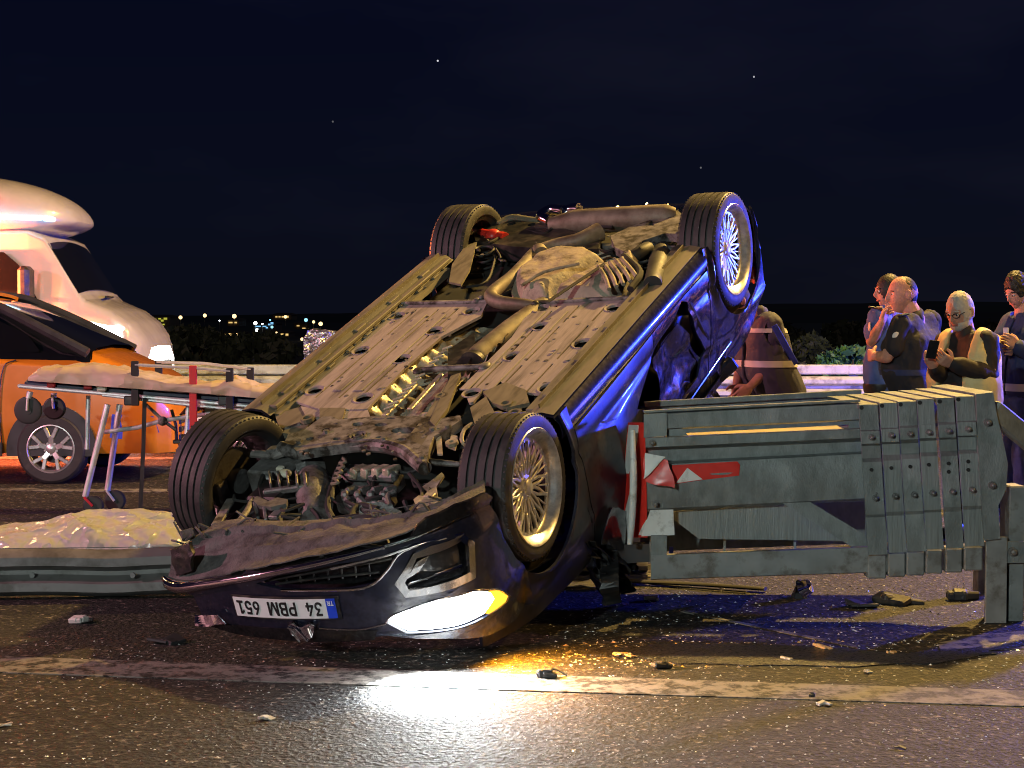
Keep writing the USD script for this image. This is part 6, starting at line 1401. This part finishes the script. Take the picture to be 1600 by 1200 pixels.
for px, py, r, m, lb in TL:
    Y = 168.0 if px < 1000 else 60.0; k = Y / F; c = at(px, py, Y); t = thing('town_lamp', lb, 'street lamp', c)
    b = B(); b.ell((0, 0, 0), (r * k * .95,) * 3); b.out('lamp_globe', 'far_lamp_' + m, t, smooth=True)
    b = B(); b.cyl((0, 0, -r * k * .6), (0, 0, -14 * k), .35 * k, 6); b.out('pole', 'post_steel', t)

# ---- debris on the road -------------------------------------------------------------------------------------
def lump(name, label, cat, px, py, size, m, seed, rz=0.0, flat=1.0, extra=None, group=None):
    p = gnd(px, py); t = thing(name, label, cat, p, rz, group); b = B(); g = np.random.default_rng(seed)
    for k in range(3):
        s = A(size) * g.uniform(.45, 1, 3); b.box((g.uniform(-.3, .3) * size[0], g.uniform(-.3, .3) * size[1], s[2] / 2 * flat + .004), s * [1, 1, flat], min(s) * .2, R3(g.uniform(-.25, .25), g.uniform(-.2, .2), g.uniform(-1, 1)))
    b.noise(.12 * min(size), 2.5 / max(size), seed); b.out('fragment', m, t, smooth=20)
    if extra: b = B(); b.tube([(0, 0, size[2]), (size[0] * .7, .02, size[2] * .7), (size[0] * 1.2, .0, .008)], .004, 5, smooth=3); b.out('wire', 'black_rubber', t)
    return t
lump('debris', 'black block with a loose wire lying on the white lane line', 'debris', 851, 1060, (.075, .05, .04), 'debris_dark', 1, .2, extra=True)
lump('debris', 'dark cracked plastic bracket above the lane line right of the headlight glare', 'debris', 1040, 1044, (.09, .05, .03), 'debris_dark', 2)
lump('debris', 'pale torn glove-like scrap on the road left of the number plate', 'debris', 128, 972, (.12, .07, .03), 'debris_pale', 3)
lump('debris', 'tan wooden splinter on the oily patch', 'debris', 1288, 1014, (.08, .02, .012), 'debris_wood', 4, -.3)
lump('debris', 'pale sliver left of the tan splinter', 'debris', 1232, 1031, (.06, .02, .01), 'debris_pale', 5)
lump('debris', 'white chip in front of the gore marking', 'debris', 1356, 1052, (.035, .02, .012), 'debris_pale', 6)
lump('debris', 'white chip below the lane line on the right', 'debris', 1286, 1102, (.045, .02, .012), 'debris_pale', 7)
lump('debris', 'dark crumb on the lane line right of centre', 'debris', 1268, 1090, (.03, .02, .02), 'debris_dark', 8)
lump('debris', 'cream chip beside the oily patch', 'debris', 1393, 1022, (.05, .02, .012), 'debris_wood', 9)
lump('debris', 'small grey scrap in the middle of the foreground', 'debris', 418, 1125, (.05, .03, .012), 'debris_pale', 10)
lump('debris', 'thin grey shard at the left edge of the foreground', 'debris', 4, 1136, (.07, .02, .006), 'debris_pale', 11, .1)
lump('debris', 'tangled black hoses on the road beside the barrier foot', 'debris', 1348, 948, (.14, .09, .035), 'debris_dark', 12)
lump('debris', 'black flattened plastic cover beside the barrier foot', 'debris', 1398, 942, (.20, .09, .04), 'black_plastic', 13, .2)
lump('debris', 'black broken housing against the barrier post', 'debris', 1505, 938, (.13, .08, .05), 'debris_dark', 14)
lump('debris', 'black plastic fragments near the left lane line', 'debris', 262, 1005, (.12, .08, .02), 'debris_dark', 15)
lump('debris', 'yellowish crushed leaf-like scraps by the lane line', 'debris', 978, 1026, (.10, .06, .015), 'debris_wood', 16)
lump('debris', 'cream curled scrap in the blue light under the barrier', 'debris', 1020, 938, (.08, .04, .03), 'debris_pale', 17)
lump('debris', 'dark crack-edged sliver at the right foreground', 'debris', 1408, 1170, (.04, .015, .005), 'debris_dark', 18)
t = thing('broken_lamp_unit', 'round broken lamp reflector standing on the road under the barrier', 'lamp', gnd(1252, 934)); b = B(); b.rev([(.0, .03), (.03, .02), (.05, -.02), (.055, -.02), (.035, .028), (.0, .038)], 22, 'x', R=R3(0, -.5, -.5), c=(.02, 0, .05)); b.out('reflector', 'chrome', t, smooth=40); b = B(); b.hull([(-.05, .03, 0), (.0, .04, 0), (-.02, .02, .07), (-.04, -.03, 0), (.03, -.03, 0), (.0, 0, .05)]); b.out('housing', 'debris_dark', t)
t = thing('bumper_strip', 'long black rubber strip lying flat under the barrier', 'strip', gnd(1090, 918)); b = B(); p = [gnd(985, 908, .02) - gnd(1090, 918), A([0, 0, .018]), gnd(1196, 920, .02) - gnd(1090, 918)]; b.tube(p, .028, 8, smooth=5, flat=.4); b.out('strip', 'black_rubber', t, smooth=40); b = B(); b.bar(p[0] + [.1, -.03, -.01], p[2] + [-.1, -.03, -.01], .02, .006, .002); b.out('strip_lip', 'black_plastic', t)
t = thing('glass_sheet', 'crumpled greenish windscreen glass fragment beside the torn wheel liner', 'glass', gnd(905, 920)); b = B(); crumple(b, [A([-.11, .0, .01]), A([.11, .01, .012]), A([.09, .16, .03]), A([-.07, .14, .02])], 9, 8, .02, 44, 12); b.out('glass_fragment', 'glass_chip', t)
t = thing('headlamp_fragment', 'silver headlamp fragment on the road at the left end of the bumper', 'debris', gnd(345, 966)); b = B(); b.box((0, 0, .03), (.13, .05, .03), .008, R3(.1, .15, .2)); b.out('reflector', 'chrome', t); b = B(); b.box((.06, .03, .02), (.12, .07, .04), .01, R3(0, .1, -.3)); b.out('housing', 'debris_dark', t)
def scatter(name, n, area, size, m, seed, label):
    g = np.random.default_rng(seed); b = B(); V, Fc = [], []
    px = g.uniform(area[0], area[2], n); py = area[1] + (area[3] - area[1]) * g.uniform(0, 1, n) ** 1.0
    for i in range(n):
        c = gnd(px[i], py[i]); s = size * g.uniform(.4, 1.5); a = g.uniform(0, 6.28); u = A([math.cos(a), math.sin(a), 0]); w = A([-u[1], u[0], 0]); h = s * .5
        V += [c + u * s, c - u * s * .6 + w * s * .7, c - u * s * .6 - w * s * .7, c + A([0, 0, h]) + u * s * g.uniform(-.4, .4)]; k = 4 * i
        Fc += [[k, k + 1, k + 3], [k + 1, k + 2, k + 3], [k + 2, k, k + 3]]
    b.add(A(V), A(Fc)); o = b.out(name, m, None, kind='stuff'); tag(o, label)
scatter('glass_crumbs', 1500, (0, 1000, 1600, 1195), .0045, 'glass_chip', 1, 'tiny glass crumbs glinting on the foreground asphalt')
scatter('glass_crumbs', 700, (850, 905, 1600, 1040), .006, 'glass_chip', 2, 'tiny glass crumbs strewn under and before the barrier')
scatter('plastic_crumbs', 350, (860, 915, 1560, 1035), .009, 'debris_dark', 3, 'small dark plastic crumbs on the oily patch before the barrier')
scatter('plastic_crumbs', 120, (880, 1000, 1330, 1045), .010, 'debris_wood', 4, 'small tan chips along the edge of the oily patch')
def stain(pts, seed, lb):
    po = Polygon([tuple(gnd(*p)[:2]) for p in pts]).buffer(.04); r = np.array(po.exterior.segmentize(.03).coords); n = meshkit.fbm(np.column_stack([r * 5, np.zeros(len(r))]), 4, seed) - .5; c = r.mean(0); r = c + (r - c) * (1 + .5 * n)[:, None]
    sheet('oil_stain', [tuple(x) for x in r[:-1]], .005 + seed * .0002, 'oil_stain', kind='stuff'); 
stain([(930, 1020), (1050, 1008), (1240, 1012), (1420, 1026), (1500, 1020), (1600, 1004), (1600, 1012), (1450, 1034), (1300, 1040), (1150, 1036), (1000, 1032)], 1, '')
